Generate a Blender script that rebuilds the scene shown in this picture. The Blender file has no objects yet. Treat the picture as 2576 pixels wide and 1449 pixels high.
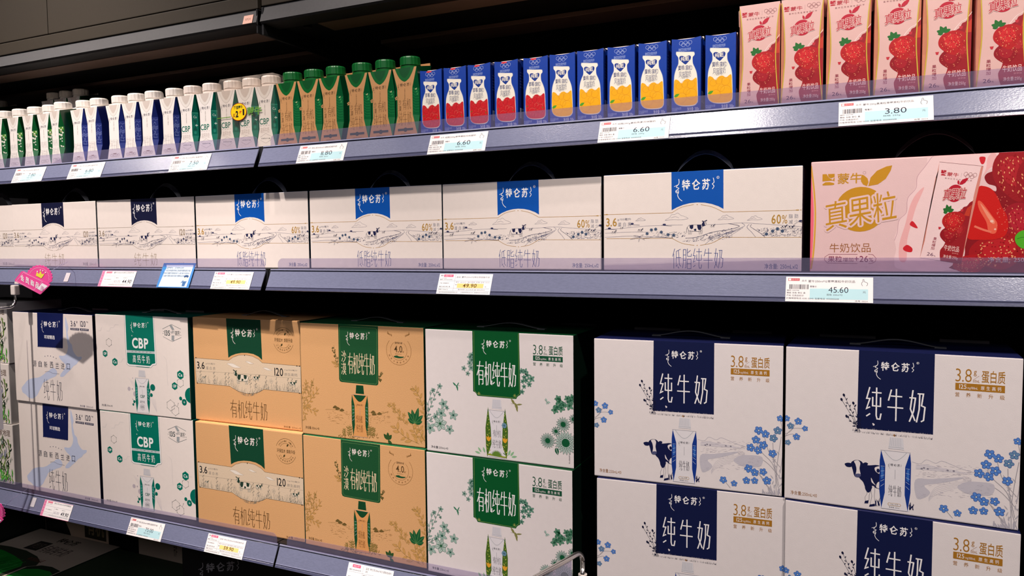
import bpy, bmesh, math, random
from mathutils import Vector, Matrix
PI = math.pi
S = 1.2          # measured layout units -> metres
Z0 = 1.15        # height of the middle shelf above the floor, layout units
sc = bpy.context.scene
COL = sc.collection

def W(x, y, z): return Vector((x * S, y * S, (z + Z0) * S))

# ------------------------------------------------------------------ camera
yaw, pitch, roll = -0.42564977, -0.05891719, -0.00951012
FPX = 1850.0
ca, sa, cb, sb, cc, ss = math.cos(yaw), math.sin(yaw), math.cos(pitch), math.sin(pitch), math.cos(roll), math.sin(roll)
fw = Vector((sa * cb, ca * cb, sb)); r0 = Vector((ca, -sa, 0)); u0 = r0.cross(fw)
rt = cc * r0 + ss * u0; up = -ss * r0 + cc * u0
cam_d = bpy.data.cameras.new('camera'); cam = bpy.data.objects.new('camera', cam_d); COL.objects.link(cam)
cam_d.sensor_width = 36.0; cam_d.lens = FPX * 36.0 / 2576.0; cam_d.clip_start = 0.01; cam_d.clip_end = 50
mw = Matrix((rt, up, -fw)).transposed().to_4x4(); mw.translation = W(1.4636778, -0.9500406, 0.0353442)
cam.matrix_world = mw; sc.camera = cam

# ------------------------------------------------------------------ world, exposure
sc.view_settings.view_transform = 'Standard'; sc.view_settings.look = 'None'
sc.view_settings.gamma = 1.0; sc.view_settings.use_curve_mapping = False
sc.view_settings.exposure = 0.26
wd = bpy.data.worlds.new('world'); sc.world = wd; wd.use_nodes = True
wd.node_tree.nodes['Background'].inputs[0].default_value = (0.62, 0.60, 0.72, 1)
wd.node_tree.nodes['Background'].inputs[1].default_value = 0.10

# ------------------------------------------------------------------ ceiling track spots of the shop
def spot(x, y, z, tx, ty, tz, power, ang, col, rad=0.035, blend=0.6):
    l = bpy.data.lights.new('ceiling_spot', 'SPOT'); l.energy = power * S * S; l.spot_size = math.radians(ang)
    l.spot_blend = blend; l.shadow_soft_size = rad; l.color = col
    o = bpy.data.objects.new('ceiling_spot', l); COL.objects.link(o)
    a = W(x, y, z); b = W(tx, ty, tz); o.location = a
    o.rotation_euler = (b - a).to_track_quat('-Z', 'Y').to_euler()
    return o
WARM = (1.0, 0.90, 0.84)
SPOTS = [
    spot(-0.03, -0.84, 1.50, 0.18, 0, -0.45, 150, 52, WARM, 0.018, 0.9),
    spot(1.05, -0.92, 1.55, 1.15, 0, -0.28, 84, 56, WARM, 0.035),
    spot(0.55, -0.60, 1.50, 0.60, 0, -0.20, 20, 58, (1.0, 0.88, 0.82), 0.035),
    spot(2.05, -1.15, 1.55, 1.72, 0, -0.38, 84, 60, WARM, 0.04),
    spot(-1.40, -0.95, 1.50, -0.6, 0, 0.10, 15, 62, WARM, 0.03),
]
def area(x, y, z, tx, ty, tz, power, sx, sy, col):
    l = bpy.data.lights.new('fill_light', 'AREA'); l.shape = 'RECTANGLE'; l.size = sx * S; l.size_y = sy * S
    l.energy = power * S * S; l.color = col
    o = bpy.data.objects.new('fill_light', l); COL.objects.link(o)
    a = W(x, y, z); o.location = a; o.rotation_euler = (W(tx, ty, tz) - a).to_track_quat('-Z', 'Y').to_euler()
area(0.9, -2.6, 1.65, 0.9, 0, 0.1, 20, 3.6, 1.2, (0.93, 0.90, 1.0))  # added soft fill over the aisle, not a fixture of the shop

# ------------------------------------------------------------------ materials
def lin(c):
    c = c / 255.0
    return c / 12.92 if c <= 0.04045 else ((c + 0.055) / 1.055) ** 2.4
def rgb(c): return (lin(c[0]), lin(c[1]), lin(c[2]), 1.0)
MATS = {}
def mat(name, rough=0.5, metal=0.0, spec=0.4, coat=0.0, noise=0.05, nscale=60.0, bump=0.0, bscale=400.0, streak=None):
    if name in MATS: return MATS[name]
    m = bpy.data.materials.new(name); m.use_nodes = True; nt = m.node_tree; N = nt.nodes; L = nt.links
    b = N['Principled BSDF']
    at = N.new('ShaderNodeAttribute'); at.attribute_name = 'ink'
    tc = N.new('ShaderNodeTexCoord'); nz = N.new('ShaderNodeTexNoise'); nz.inputs['Scale'].default_value = nscale
    mp = N.new('ShaderNodeMapping'); L.new(tc.outputs['Object'], mp.inputs[0])
    if streak: mp.inputs['Scale'].default_value = streak
    L.new(mp.outputs[0], nz.inputs['Vector'])
    mr = N.new('ShaderNodeMapRange'); mr.inputs[3].default_value = 1 - noise; mr.inputs[4].default_value = 1 + noise
    L.new(nz.outputs['Fac'], mr.inputs[0])
    mx = N.new('ShaderNodeVectorMath'); mx.operation = 'SCALE'
    L.new(at.outputs['Color'], mx.inputs[0]); L.new(mr.outputs[0], mx.inputs['Scale'])
    L.new(mx.outputs[0], b.inputs['Base Color'])
    b.inputs['Roughness'].default_value = rough; b.inputs['Metallic'].default_value = metal
    b.inputs['Specular IOR Level'].default_value = spec; b.inputs['Coat Weight'].default_value = coat
    b.inputs['Coat Roughness'].default_value = 0.12
    if bump:
        n2 = N.new('ShaderNodeTexNoise'); n2.inputs['Scale'].default_value = bscale; L.new(mp.outputs[0], n2.inputs['Vector'])
        bp = N.new('ShaderNodeBump'); bp.inputs['Strength'].default_value = bump; bp.inputs['Distance'].default_value = 0.001
        L.new(n2.outputs['Fac'], bp.inputs['Height']); L.new(bp.outputs[0], b.inputs['Normal'])
    MATS[name] = m; return m
def clear(name, tint, haze, hazecol, rough, gloss=0.08, bump=0.0, bscale=60):
    if name in MATS: return MATS[name]
    m = bpy.data.materials.new(name); m.use_nodes = True; nt = m.node_tree; N = nt.nodes; L = nt.links
    N.remove(N['Principled BSDF']); out = N['Material Output']
    tr = N.new('ShaderNodeBsdfTransparent'); tr.inputs[0].default_value = tint
    df = N.new('ShaderNodeBsdfDiffuse'); df.inputs[0].default_value = hazecol
    gl = N.new('ShaderNodeBsdfGlossy'); gl.inputs['Roughness'].default_value = rough; gl.inputs[0].default_value = (1, 1, 1, 1)
    m1 = N.new('ShaderNodeMixShader'); m2 = N.new('ShaderNodeMixShader')
    tc = N.new('ShaderNodeTexCoord'); nz = N.new('ShaderNodeTexNoise'); nz.inputs['Scale'].default_value = bscale
    L.new(tc.outputs['Object'], nz.inputs['Vector'])
    mr = N.new('ShaderNodeMapRange'); mr.inputs[3].default_value = haze * 0.75; mr.inputs[4].default_value = haze * 1.25
    L.new(nz.outputs['Fac'], mr.inputs[0]); L.new(mr.outputs[0], m1.inputs[0])
    L.new(tr.outputs[0], m1.inputs[1]); L.new(df.outputs[0], m1.inputs[2])
    ge = N.new('ShaderNodeNewGeometry'); dt = N.new('ShaderNodeVectorMath'); dt.operation = 'DOT_PRODUCT'
    L.new(ge.outputs['Normal'], dt.inputs[0]); L.new(ge.outputs['Incoming'], dt.inputs[1])
    ab = N.new('ShaderNodeMath'); ab.operation = 'ABSOLUTE'; L.new(dt.outputs['Value'], ab.inputs[0])
    sb_ = N.new('ShaderNodeMath'); sb_.operation = 'SUBTRACT'; sb_.inputs[0].default_value = 1.0; L.new(ab.outputs[0], sb_.inputs[1])
    pw = N.new('ShaderNodeMath'); pw.operation = 'POWER'; pw.inputs[1].default_value = 4.0; L.new(sb_.outputs[0], pw.inputs[0])
    ml = N.new('ShaderNodeMath'); ml.operation = 'MULTIPLY_ADD'; ml.inputs[1].default_value = 0.5; ml.inputs[2].default_value = gloss * 0.5
    L.new(pw.outputs[0], ml.inputs[0]); L.new(ml.outputs[0], m2.inputs[0])
    L.new(m1.outputs[0], m2.inputs[1]); L.new(gl.outputs[0], m2.inputs[2]); L.new(m2.outputs[0], out.inputs[0])
    if bump:
        bp = N.new('ShaderNodeBump'); bp.inputs['Strength'].default_value = bump; bp.inputs['Distance'].default_value = 0.003
        L.new(nz.outputs['Fac'], bp.inputs['Height']); L.new(bp.outputs[0], gl.inputs['Normal'])
    MATS[name] = m; return m
CARD = mat('printed_carton_board', 0.42, 0, 0.35, 0.0, 0.03, 90, 0.12, 900)
KRAFT = mat('kraft_board', 0.6, 0, 0.25, 0, 0.09, 500, 0.25, 700)
FOIL = mat('coated_drink_carton', 0.30, 0, 0.5, 0.25, 0.04, 70, 0.08, 200)
CAPM = mat('moulded_cap_plastic', 0.38, 0, 0.45, 0, 0.02, 50)
PAPER = mat('label_paper', 0.62, 0, 0.15, 0, 0.02, 80, 0.05, 300)
RAILM = mat('frosted_rail_plastic', 0.20, 0, 0.5, 0.0, 0.16, 420, 0.10, 900, (0.35, 1, 1))
STEEL = mat('powder_coated_steel', 0.5, 0, 0.35, 0, 0.10, 160, 0.15, 1500)
BLACK = mat('black_matte_panel', 0.6, 0, 0.3, 0, 0.2, 20)
CHROME = mat('brushed_chrome', 0.22, 0.95, 0.5, 0, 0.05, 60)
STRAP = mat('handle_strap_plastic', 0.35, 0, 0.5, 0, 0.1, 60)
CONC = mat('shop_surface', 0.6, 0, 0.3, 0, 0.15, 3)
FENCE = clear('clear_lilac_acrylic', (0.88, 0.85, 0.92, 1), 0.12, (0.42, 0.40, 0.62, 1), 0.10, 0.08)
FILM = clear('shrink_film', (0.955, 0.935, 0.91, 1), 0.04, (0.8, 0.75, 0.7, 1), 0.12, 0.16, 0.6, 45)
SLEEVE = clear('clear_pvc_sleeve', (0.86, 0.84, 0.92, 1), 0.28, (0.62, 0.55, 0.80, 1), 0.10, 0.08)

# ------------------------------------------------------------------ text glyph cache
GC = {}
def glyph(ch, off=0.0, lat=False):
    k = (ch, off)
    if k in GC: return GC[k]
    c = bpy.data.curves.new('g', 'FONT'); c.body = ch; c.size = 1; c.offset = off; c.resolution_u = 3
    o = bpy.data.objects.new('g', c); COL.objects.link(o)
    dg = bpy.context.evaluated_depsgraph_get(); me = bpy.data.meshes.new_from_object(o.evaluated_get(dg))
    vs = [(v.co.x, v.co.y) for v in me.vertices]; fs = [tuple(p.vertices) for p in me.polygons]
    bpy.data.objects.remove(o); bpy.data.curves.remove(c); bpy.data.meshes.remove(me)
    if ord(ch) > 0x2e80: adv = 1.0; x0 = 0
    elif vs:
        x0 = min(v[0] for v in vs); adv = max(v[0] for v in vs) - x0 + 0.09; vs = [(v[0] - x0 + 0.045, v[1]) for v in vs]
    else: adv = 0.35
    GC[k] = (vs, fs, adv); return GC[k]
# stroke glyphs of the tall monoline lettering
G = {
 '纯': [[(.22,1),(.03,.64),(.24,.64),(.03,.32),(.26,.38)],[(.02,.08),(.27,.17)],[(.36,.84),(.98,.84)],[(.42,.7),(.42,.42),(.92,.42),(.92,.7)],[(.66,1),(.66,.12),(.72,.02),(.9,.02),(.97,.2)]],
 '牛': [[(.24,.97),(.06,.62)],[(.2,.77),(.92,.77)],[(0,.42),(1,.42)],[(.55,1),(.55,0)]],
 '奶': [[(.22,1),(.08,.42),(.38,.06)],[(.38,.76),(.28,.36),(.03,.02)],[(0,.76),(.42,.76)],[(.5,.9),(.86,.9),(.76,.54),(.97,.5),(.9,.1),(.74,.05)],[(.64,.9),(.62,.42),(.47,.02)]],
 '有': [[(0,.8),(1,.8)],[(.46,1),(.3,.68),(.02,.4)],[(.3,.62),(.3,0)],[(.3,.6),(.86,.6),(.86,.06),(.68,.04)],[(.3,.42),(.86,.42)],[(.3,.24),(.86,.24)]],
 '机': [[(0,.74),(.42,.74)],[(.22,1),(.22,0)],[(.2,.7),(.02,.34)],[(.24,.6),(.38,.44)],[(.55,.88),(.55,.35),(.42,.02)],[(.55,.88),(.84,.88),(.84,.08),(.98,.06),(1,.22)]],
 '低': [[(.26,1),(.02,.6)],[(.16,.74),(.16,0)],[(.92,.97),(.42,.86)],[(.44,.86),(.44,.1),(.6,.2)],[(.44,.55),(.98,.55)],[(.68,.9),(.8,.2),(.98,.1)],[(.62,.1),(.76,0)]],
 '脂': [[(.08,.95),(.08,.3),(0,.02)],[(.08,.95),(.36,.95),(.36,.05),(.26,.02)],[(.08,.68),(.36,.68)],[(.08,.42),(.36,.42)],[(.9,.92),(.55,.78)],[(.54,1),(.54,.62),(.97,.62),(.98,.74)],[(.52,0),(.52,.46),(.94,.46),(.94,0),(.52,0)],[(.52,.24),(.94,.24)]],
 '沙': [[(.05,.92),(.24,.8)],[(0,.62),(.18,.52)],[(.02,.05),(.24,.36)],[(.62,1),(.62,.42)],[(.44,.8),(.32,.5)],[(.8,.82),(.97,.56)],[(.92,.46),(.6,.12),(.28,0)]],
 '漠': [[(.03,.92),(.2,.8)],[(0,.62),(.16,.52)],[(.02,.05),(.2,.36)],[(.32,.86),(1,.86)],[(.5,1),(.5,.76)],[(.82,1),(.82,.76)],[(.42,.7),(.9,.7),(.9,.4),(.42,.4),(.42,.7)],[(.42,.55),(.9,.55)],[(.32,.26),(1,.26)],[(.65,.38),(.58,.2),(.34,0)],[(.68,.24),(1,0)]],
}

# ------------------------------------------------------------------ mesh builder
def homog(src, dst):
    A = []
    for (x, y), (u, v) in zip(src, dst):
        A.append([x, y, 1, 0, 0, 0, -u * x, -u * y, u]); A.append([0, 0, 0, x, y, 1, -v * x, -v * y, v])
    n = 8
    for i in range(n):
        p = max(range(i, n), key=lambda k: abs(A[k][i])); A[i], A[p] = A[p], A[i]
        for k in range(n):
            if k != i:
                f = A[k][i] / A[i][i]
                for j in range(i, n + 1): A[k][j] -= f * A[i][j]
    h = [A[i][n] / A[i][i] for i in range(n)]
    def f(p):
        w = h[6] * p[0] + h[7] * p[1] + 1
        return ((h[0] * p[0] + h[1] * p[1] + h[2]) / w, (h[3] * p[0] + h[4] * p[1] + h[5]) / w)
    return f
def smooth(pts, n=5, closed=False):
    out = []; N = len(pts)
    rng = range(N) if closed else range(N - 1)
    for i in rng:
        p0 = pts[(i - 1) % N] if (closed or i > 0) else pts[0]; p1 = pts[i]; p2 = pts[(i + 1) % N]
        p3 = pts[(i + 2) % N] if (closed or i < N - 2) else pts[-1]
        for k in range(n):
            t = k / n
            out.append(tuple(0.5 * ((2 * p1[a]) + (-p0[a] + p2[a]) * t + (2 * p0[a] - 5 * p1[a] + 4 * p2[a] - p3[a]) * t * t + (-p0[a] + 3 * p1[a] - 3 * p2[a] + p3[a]) * t ** 3) for a in (0, 1)))
    if not closed: out.append(pts[-1])
    return out
class MB:
    def __init__(s, mats): s.v = []; s.f = []; s.c = []; s.m = []; s.mats = mats; s.sm = []; s.H = None; s.F = None; s.clip = None
    def face(s, pts, col, mi=0, sm=False):
        b = len(s.v); s.v += [tuple(p) for p in pts]; s.f.append(tuple(range(b, b + len(pts)))); s.c.append(col); s.m.append(mi); s.sm.append(sm)
    def add(s, vs, fs, col, mi=0, sm=False):
        b = len(s.v); s.v += [tuple(p) for p in vs]
        for f in fs: s.f.append(tuple(b + i for i in f)); s.c.append(col(f, vs) if callable(col) else col); s.m.append(mi); s.sm.append(sm)
    def box(s, x0, x1, y0, y1, z0, z1, col, mi=0, bev=0.0, cols=None):
        bm = bmesh.new(); bmesh.ops.create_cube(bm, size=1)
        for v in bm.verts: v.co = Vector(((x0 + x1) / 2 + v.co.x * (x1 - x0), (y0 + y1) / 2 + v.co.y * (y1 - y0), (z0 + z1) / 2 + v.co.z * (z1 - z0)))
        if bev: bmesh.ops.bevel(bm, geom=bm.edges[:], offset=bev, segments=2, affect='EDGES', profile=0.6)
        bm.normal_update()
        for f in bm.faces:
            n = f.normal; c = col
            if cols:
                k = max(((-n.y, 'front'), (n.z, 'top'), (n.x, 'right'), (-n.x, 'left'), (n.y, 'back'), (-n.z, 'bottom')))[1]
                c = cols.get(k, col)
            s.face([v.co.copy() for v in f.verts], c, mi)
        bm.free()
    def tube(s, pts, r, col, mi=0, n=10, caps=True):
        pts = [Vector(p) for p in pts]; rings = []; t0 = (pts[1] - pts[0]).normalized()
        u = t0.orthogonal().normalized()
        for i, p in enumerate(pts):
            t = ((pts[min(i + 1, len(pts) - 1)] - pts[max(i - 1, 0)])).normalized()
            u = (u - t * u.dot(t)).normalized(); w = t.cross(u)
            rr = r[i] if isinstance(r, (list, tuple)) else r
            rings.append([p + (u * math.cos(a) + w * math.sin(a)) * rr for a in (2 * PI * k / n for k in range(n))])
        vs = [q for R in rings for q in R]; fs = []
        for i in range(len(rings) - 1):
            for k in range(n): fs.append((i * n + k, i * n + (k + 1) % n, (i + 1) * n + (k + 1) % n, (i + 1) * n + k))
        s.add(vs, fs, col, mi, True)
        if caps: s.face(rings[0], col, mi); s.face(rings[-1], col, mi)
    def prism(s, prof, x0, x1, cols, mi=0):     # (y,z) profile extruded along x; cols per segment
        n = len(prof)
        for i in range(n):
            a = prof[i]; b = prof[(i + 1) % n]
            s.face([(x0, *a), (x1, *a), (x1, *b), (x0, *b)], cols[i % len(cols)], mi)
        s.face([(x0, *p) for p in prof], cols[0], mi); s.face([(x1, *p) for p in prof], cols[0], mi)
    # ---- flat print on the face given by frame F(u, v, lift)
    def frame(s, F, H=None): s.F = F; s.H = H; return s
    def P(s, p): return s.H(p) if s.H else p
    def _cl(s, p):
        if s.clip:
            a, b, c, d = s.clip; return (min(max(p[0], a), b), min(max(p[1], c), d))
        return p
    def raw(s, pts, fs, col, L):
        pts = [s._cl(p) for p in pts]
        s.k = (getattr(s, 'k', 0) + 1) % 24; L = L + s.k * 0.03
        s.add([s.F(p[0], p[1], L) for p in pts], fs, col, 0)
    def poly(s, pts, col, L=1): pts = [s.P(p) for p in pts]; s.raw(pts, [tuple(range(len(pts)))], col, L)
    def blob(s, pts, col, L=1, n=4): s.poly(smooth(pts, n, True), col, L)
    def line(s, pts, w, col, L=2, closed=False, taper=False, mm=False):
        if not mm: pts = [s.P(p) for p in pts]
        if len(pts) < 2: return
        q = []; N = len(pts)
        for i in range(N):
            a = pts[(i - 1) % N] if (closed or i) else pts[i]; b = pts[(i + 1) % N] if (closed or i < N - 1) else pts[i]
            c = pts[i]; d1 = (c[0] - a[0], c[1] - a[1]); d2 = (b[0] - c[0], b[1] - c[1])
            l1 = math.hypot(*d1) or 0; l2 = math.hypot(*d2) or 0
            if l1: d1 = (d1[0] / l1, d1[1] / l1)
            if l2: d2 = (d2[0] / l2, d2[1] / l2)
            if not l1: d1 = d2
            if not l2: d2 = d1
            t = (d1[0] + d2[0], d1[1] + d2[1]); l = math.hypot(*t)
            if l < 1e-9: t = d1; l = 1
            t = (t[0] / l, t[1] / l); k = max(0.45, t[0] * d1[0] + t[1] * d1[1]); hw = w / 2 / k
            if taper: hw *= max(0.15, math.sin(PI * min(1, (i + 0.6) / (N)))) if N > 2 else 1
            q.append((c[0] - t[1] * hw, c[1] + t[0] * hw)); q.append((c[0] + t[1] * hw, c[1] - t[0] * hw))
        fs = [(2 * i, 2 * i + 1, 2 * i + 3, 2 * i + 2) for i in range(N - 1)]
        if closed: fs.append((2 * N - 2, 2 * N - 1, 1, 0))
        s.raw(q, fs, col, L)
    def curve(s, pts, w, col, L=2, closed=False, n=5, taper=False): s.line(smooth([s.P(p) for p in pts], n, closed), w, col, L, closed, taper, mm=True)
    def ell(s, c, rx, ry, col, L=1, rot=0, n=20, mm=False):
        c = c if mm else s.P(c); cr, sr = math.cos(rot), math.sin(rot)
        pts = [(c[0] + rx * math.cos(a) * cr - ry * math.sin(a) * sr, c[1] + rx * math.cos(a) * sr + ry * math.sin(a) * cr) for a in (2 * PI * k / n for k in range(n))]
        s.raw(pts, [tuple(range(n))], col, L)
    def ring(s, c, r, w, col, L=2, n=20, mm=False, a0=0, a1=2 * PI):
        c = c if mm else s.P(c); cl = abs(a1 - a0 - 2 * PI) < 1e-6
        m = n if cl else n + 1
        s.line([(c[0] + r * math.cos(a0 + (a1 - a0) * k / n), c[1] + r * math.sin(a0 + (a1 - a0) * k / n)) for k in range(m)], w, col, L, cl, mm=True)
    def text(s, t, tl, br, col, L=3, bold=0.0, mm=False, rot=0.0, shear=0.0, space=0.0):
        a = tl if mm else s.P(tl); b = br if mm else s.P(br)
        xs = []; x = 0; lo = 9; hi = -9; gl = []
        for ch in t:
            if ch == ' ': x += 0.4; continue
            g = glyph(ch, bold); gl.append((g, x)); x += g[2] + space
            for v in g[0]: lo = min(lo, v[1]); hi = max(hi, v[1]); xs += [v[0] + gl[-1][1]]
        if not xs: return
        x0 = min(xs); x1 = max(xs); sx = (b[0] - a[0]) / (x1 - x0); sy = (a[1] - b[1]) / (hi - lo)
        cx, cy = (a[0] + b[0]) / 2, (a[1] + b[1]) / 2; cr, sr = math.cos(rot), math.sin(rot)
        for (vs, fs, ad), ox in gl:
            q = []
            for v in vs:
                X = a[0] + (v[0] + ox - x0) * sx - cx; Y = b[1] + (v[1] - lo) * sy - cy
                X += Y * shear; q.append((cx + X * cr - Y * sr, cy + X * sr + Y * cr))
            s.raw(q, fs, col, L)
    def tall(s, t, tl, br, w, col, L=3, gap=0.12, mm=False):   # monoline lettering
        a = tl if mm else s.P(tl); b = br if mm else s.P(br); n = len(t); cw = (b[0] - a[0]) / (n + (n - 1) * gap)
        for i, ch in enumerate(t):
            x = a[0] + i * cw * (1 + gap)
            for st in G[ch]:
                s.line([(x + p[0] * cw, b[1] + p[1] * (a[1] - b[1])) for p in st], w, col, L, mm=True)
    def seal(s, name, parent=None, loc=None, rotz=0.0):
        me = bpy.data.meshes.new(name); me.from_pydata([(v[0] * S, v[1] * S, v[2] * S) for v in s.v], [], s.f)
        for m in s.mats: me.materials.append(m)
        ca_ = me.color_attributes.new('ink', 'FLOAT_COLOR', 'CORNER'); data = []
        for f, c in zip(s.f, s.c): data += list(rgb(c)) * len(f)
        ca_.data.foreach_set('color', data)
        me.polygons.foreach_set('material_index', s.m); me.polygons.foreach_set('use_smooth', s.sm)
        me.update()
        o = bpy.data.objects.new(name, me); COL.objects.link(o)
        if parent: o.parent = parent
        if loc: o.location = W(*loc); o.rotation_euler = (0, 0, rotz)
        return o
def thing(name, label, cat, loc=(0, 0, 0), rotz=0.0, group=None):
    o = bpy.data.objects.new(name, None); COL.objects.link(o); o.empty_display_size = 0.02
    o.location = W(*loc); o.rotation_euler = (0, 0, rotz); return tag(o, label, cat, group)
def tag(o, label, cat, group=None):
    o['label'] = label; o['category'] = cat
    if group: o['group'] = group
    return o
def dup(root, loc, rotz, label, group=None):
    def cp(o, par):
        c = o.copy(); COL.objects.link(c); c.parent = par
        for ch in [k for k in bpy.data.objects if k.parent == o and k != c]: cp(ch, c)
        return c
    kids = [k for k in bpy.data.objects if k.parent == root]
    r = root.copy(); COL.objects.link(r)
    for k in kids: cp(k, r)
    r.location = W(*loc); r.rotation_euler = (0, 0, rotz); tag(r, label, r['category'], group or r.get('group')); return r
def front(ox=0.0, oz=0.0, y=0.0):
    return lambda u, v, L: (ox + u, y - 0.00004 - 0.00002 * L, oz + v)
R = random.Random(7)

# colours (surface colours)
WHITE = (240, 230, 228); CREAM = (243, 230, 222); NAVY = (18, 26, 68); DNAVY = (22, 25, 56); BLUE = (4, 84, 178)
GOLD = (186, 142, 62); TEAL = (0, 118, 98); GREEN = (8, 88, 42); DGREEN = (16, 66, 40); KR = (226, 172, 118); INK = (44, 46, 62)
GREY = (150, 148, 158); FWHITE = (250, 246, 244)

# ------------------------------------------------------------------ printed motifs
def squiggle(a, x, y0, y1, w, col, L=3):
    """flowing vertical script beside the name; x, y in face units, y0 top"""
    h = y0 - y1; k = h * 0.10
    a.line(smooth([(x + k, y0), (x + 1.1 * k, y0 - .2 * h), (x - .1 * k, y0 - .36 * h), (x + 1.1 * k, y0 - .42 * h), (x - .3 * k, y0 - .55 * h), (x + .9 * k, y0 - .60 * h), (x + .5 * k, y0 - .72 * h), (x + 1.2 * k, y0 - .88 * h), (x + 2.6 * k, y1)], 4), w, col, L, mm=True)
    a.line([(x - 1.1 * k, y0 - .34 * h), (x + 1.1 * k, y0 - .24 * h)], w * .8, col, L, mm=True)
    a.ring((x + .3 * k, y0 - .56 * h), k * .7, w * .7, col, L, 10, mm=True)
def logo(a, x0, y1, x1, y0, col, L=3, reg=True, small=False):
    """name block: x0..x1 wide, top y1, bottom y0 of the three characters (face units)"""
    w = x1 - x0; h = y1 - y0
    a.text('特仑苏', (x0 + .17 * w, y1), (x0 + .83 * w, y0), col, L, 0.02 if not small else 0.01, mm=True, space=.18)
    squiggle(a, x0 + .04 * w, y1 + .08 * h, y0 - .95 * h, h * .06, col, L)
    a.line(smooth([(x1 - .1 * w, y1 + .05 * h), (x1 - .08 * w, y1 - .35 * h), (x1 - .12 * w, y1 - .5 * h), (x1 - .08 * w, y1 - .7 * h), (x1 - .12 * w, y0 + .05 * h)], 3), h * .06, col, L, mm=True)
    if reg:
        a.ring((x1 + .01 * w, y1 + .06 * h), h * .11, h * .03, col, L, 12, mm=True)
        if not small: a.text('R', (x1 + .01 * w - h * .045, y1 + .12 * h), (x1 + .01 * w + h * .045, y1 + .0 * h), col, L, mm=True)
def mark(a, x, y, s, col, bg, L=3):
    """square maker's mark with white arcs; x,y lower left"""
    a.raw([(x, y + .36 * s), (x, y + s), (x + .34 * s, y + s), (x + .5 * s, y + .7 * s), (x + .9 * s, y + .42 * s), (x + .6 * s, y + .40 * s)], [tuple(range(6))], col, L)
    a.raw([(x + .45 * s, y + s), (x + s, y + s), (x + s, y + .72 * s), (x + .72 * s, y + .62 * s), (x + .5 * s, y + .72 * s)], [tuple(range(5))], col, L)
    a.raw([(x + .95 * s, y + .66 * s), (x + s, y + .66 * s), (x + s, y + .34 * s), (x + .84 * s, y + .40 * s)], [tuple(range(4))], col, L)
    a.raw([(x + .02 * s, y), (x, y + .1 * s), (x + .25 * s, y + .28 * s), (x + .6 * s, y + .28 * s), (x + .98 * s, y + .16 * s), (x + .98 * s, y + .04 * s), (x + .8 * s, y)], [tuple(range(7))], col, L)
def rings5(a, x, y, r, w, col, L=3):
    for i in range(3): a.ring((x + i * 2.35 * r, y), r, w, col, L, 18, mm=True)
    for i in range(2): a.ring((x + (i + .5) * 2.35 * r, y - r * .95), r, w, col, L, 18, mm=True)
def leaf(a, x, y, ang, l, w, col, L=2, vein=None):
    c, s_ = math.cos(ang), math.sin(ang)
    pr = [(0, 0), (.25, .42), (.55, .5), (.85, .25), (1, 0), (.85, -.25), (.55, -.5), (.25, -.42)]
    a.raw([(x + p[0] * l * c - p[1] * w * s_, y + p[0] * l * s_ + p[1] * w * c) for p in pr], [tuple(range(8))], col, L)
    if vein: a.line([(x, y), (x + l * .9 * c, y + l * .9 * s_)], w * .09, vein, L + 1, mm=True)
def oleaf(a, x, y, ang, l, w, col, fill=None, lw=.00025, L=2):
    c, s_ = math.cos(ang), math.sin(ang)
    pr = [(0, 0), (.25, .42), (.55, .5), (.85, .25), (1, 0), (.85, -.25), (.55, -.5), (.25, -.42)]
    q = [(x + p[0] * l * c - p[1] * w * s_, y + p[0] * l * s_ + p[1] * w * c) for p in pr]
    if fill: a.raw(q, [tuple(range(8))], fill, L)
    a.line(q, lw, col, L + 1, True, mm=True)
    a.line([(x, y), (x + l * .85 * c, y + l * .85 * s_)], lw * .8, col, L + 1, mm=True)
def petals(a, x, y, r, n, fill, line, L=2, rot=0.0, core=None, wf=0.7, lw=.0002):
    for k in range(n):
        t = rot + 2 * PI * k / n
        oleaf(a, x + .12 * r * math.cos(t), y + .12 * r * math.sin(t), t, r * .9, r * wf, line, fill, lw, L)
    if core: a.ell((x, y), r * .2, r * .2, core, L + 3, n=10, mm=True)
def forget(a, x, y, r, L=2, rot=0.0, dull=False):
    f = (92, 140, 214) if not dull else (110, 146, 176)
    for k in range(5):
        t = rot + 2 * PI * k / 5
        a.ell((x + .55 * r * math.cos(t), y + .55 * r * math.sin(t)), r * .46, r * .40, (44, 82, 160), L, t, 10, mm=True)
        a.ell((x + .57 * r * math.cos(t), y + .57 * r * math.sin(t)), r * .36, r * .30, f, L + 1, t, 10, mm=True)
    a.ell((x, y), r * .16, r * .16, (238, 238, 220), L + 2, n=8, mm=True)
def sprig(a, pts, w, col, nl, ll, lw_, fill, L=2, outline=False, seed=1):
    p = smooth(pts, 6); a.line(p, w, col, L, mm=True, taper=False); rr = random.Random(seed)
    for k in range(nl):
        i = 1 + int((len(p) - 3) * (k + .6) / nl); q = p[i]; d = (p[i + 1][0] - q[0], p[i + 1][1] - q[1])
        an = math.atan2(d[1], d[0]) + (0.75 if k % 2 else -0.75) + rr.uniform(-.2, .2); s_ = rr.uniform(.75, 1.1)
        if outline: oleaf(a, q[0], q[1], an, ll * s_, lw_ * s_, col, fill, w * .7, L)
        else: leaf(a, q[0], q[1], an, ll * s_, lw_ * s_, fill, L)
def grass(a, x0, x1, y, h, n, w, col, L=2, rr=R, lean=.35):
    for k in range(n):
        x = rr.uniform(x0, x1); hh = h * rr.uniform(.35, 1); dx = hh * rr.uniform(-lean, lean)
        a.raw([(x - w / 2, y), (x + w / 2, y), (x + dx * .6 + w * .3, y + hh * .6), (x + dx, y + hh)], [(0, 1, 2, 3)], col, L)
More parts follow.
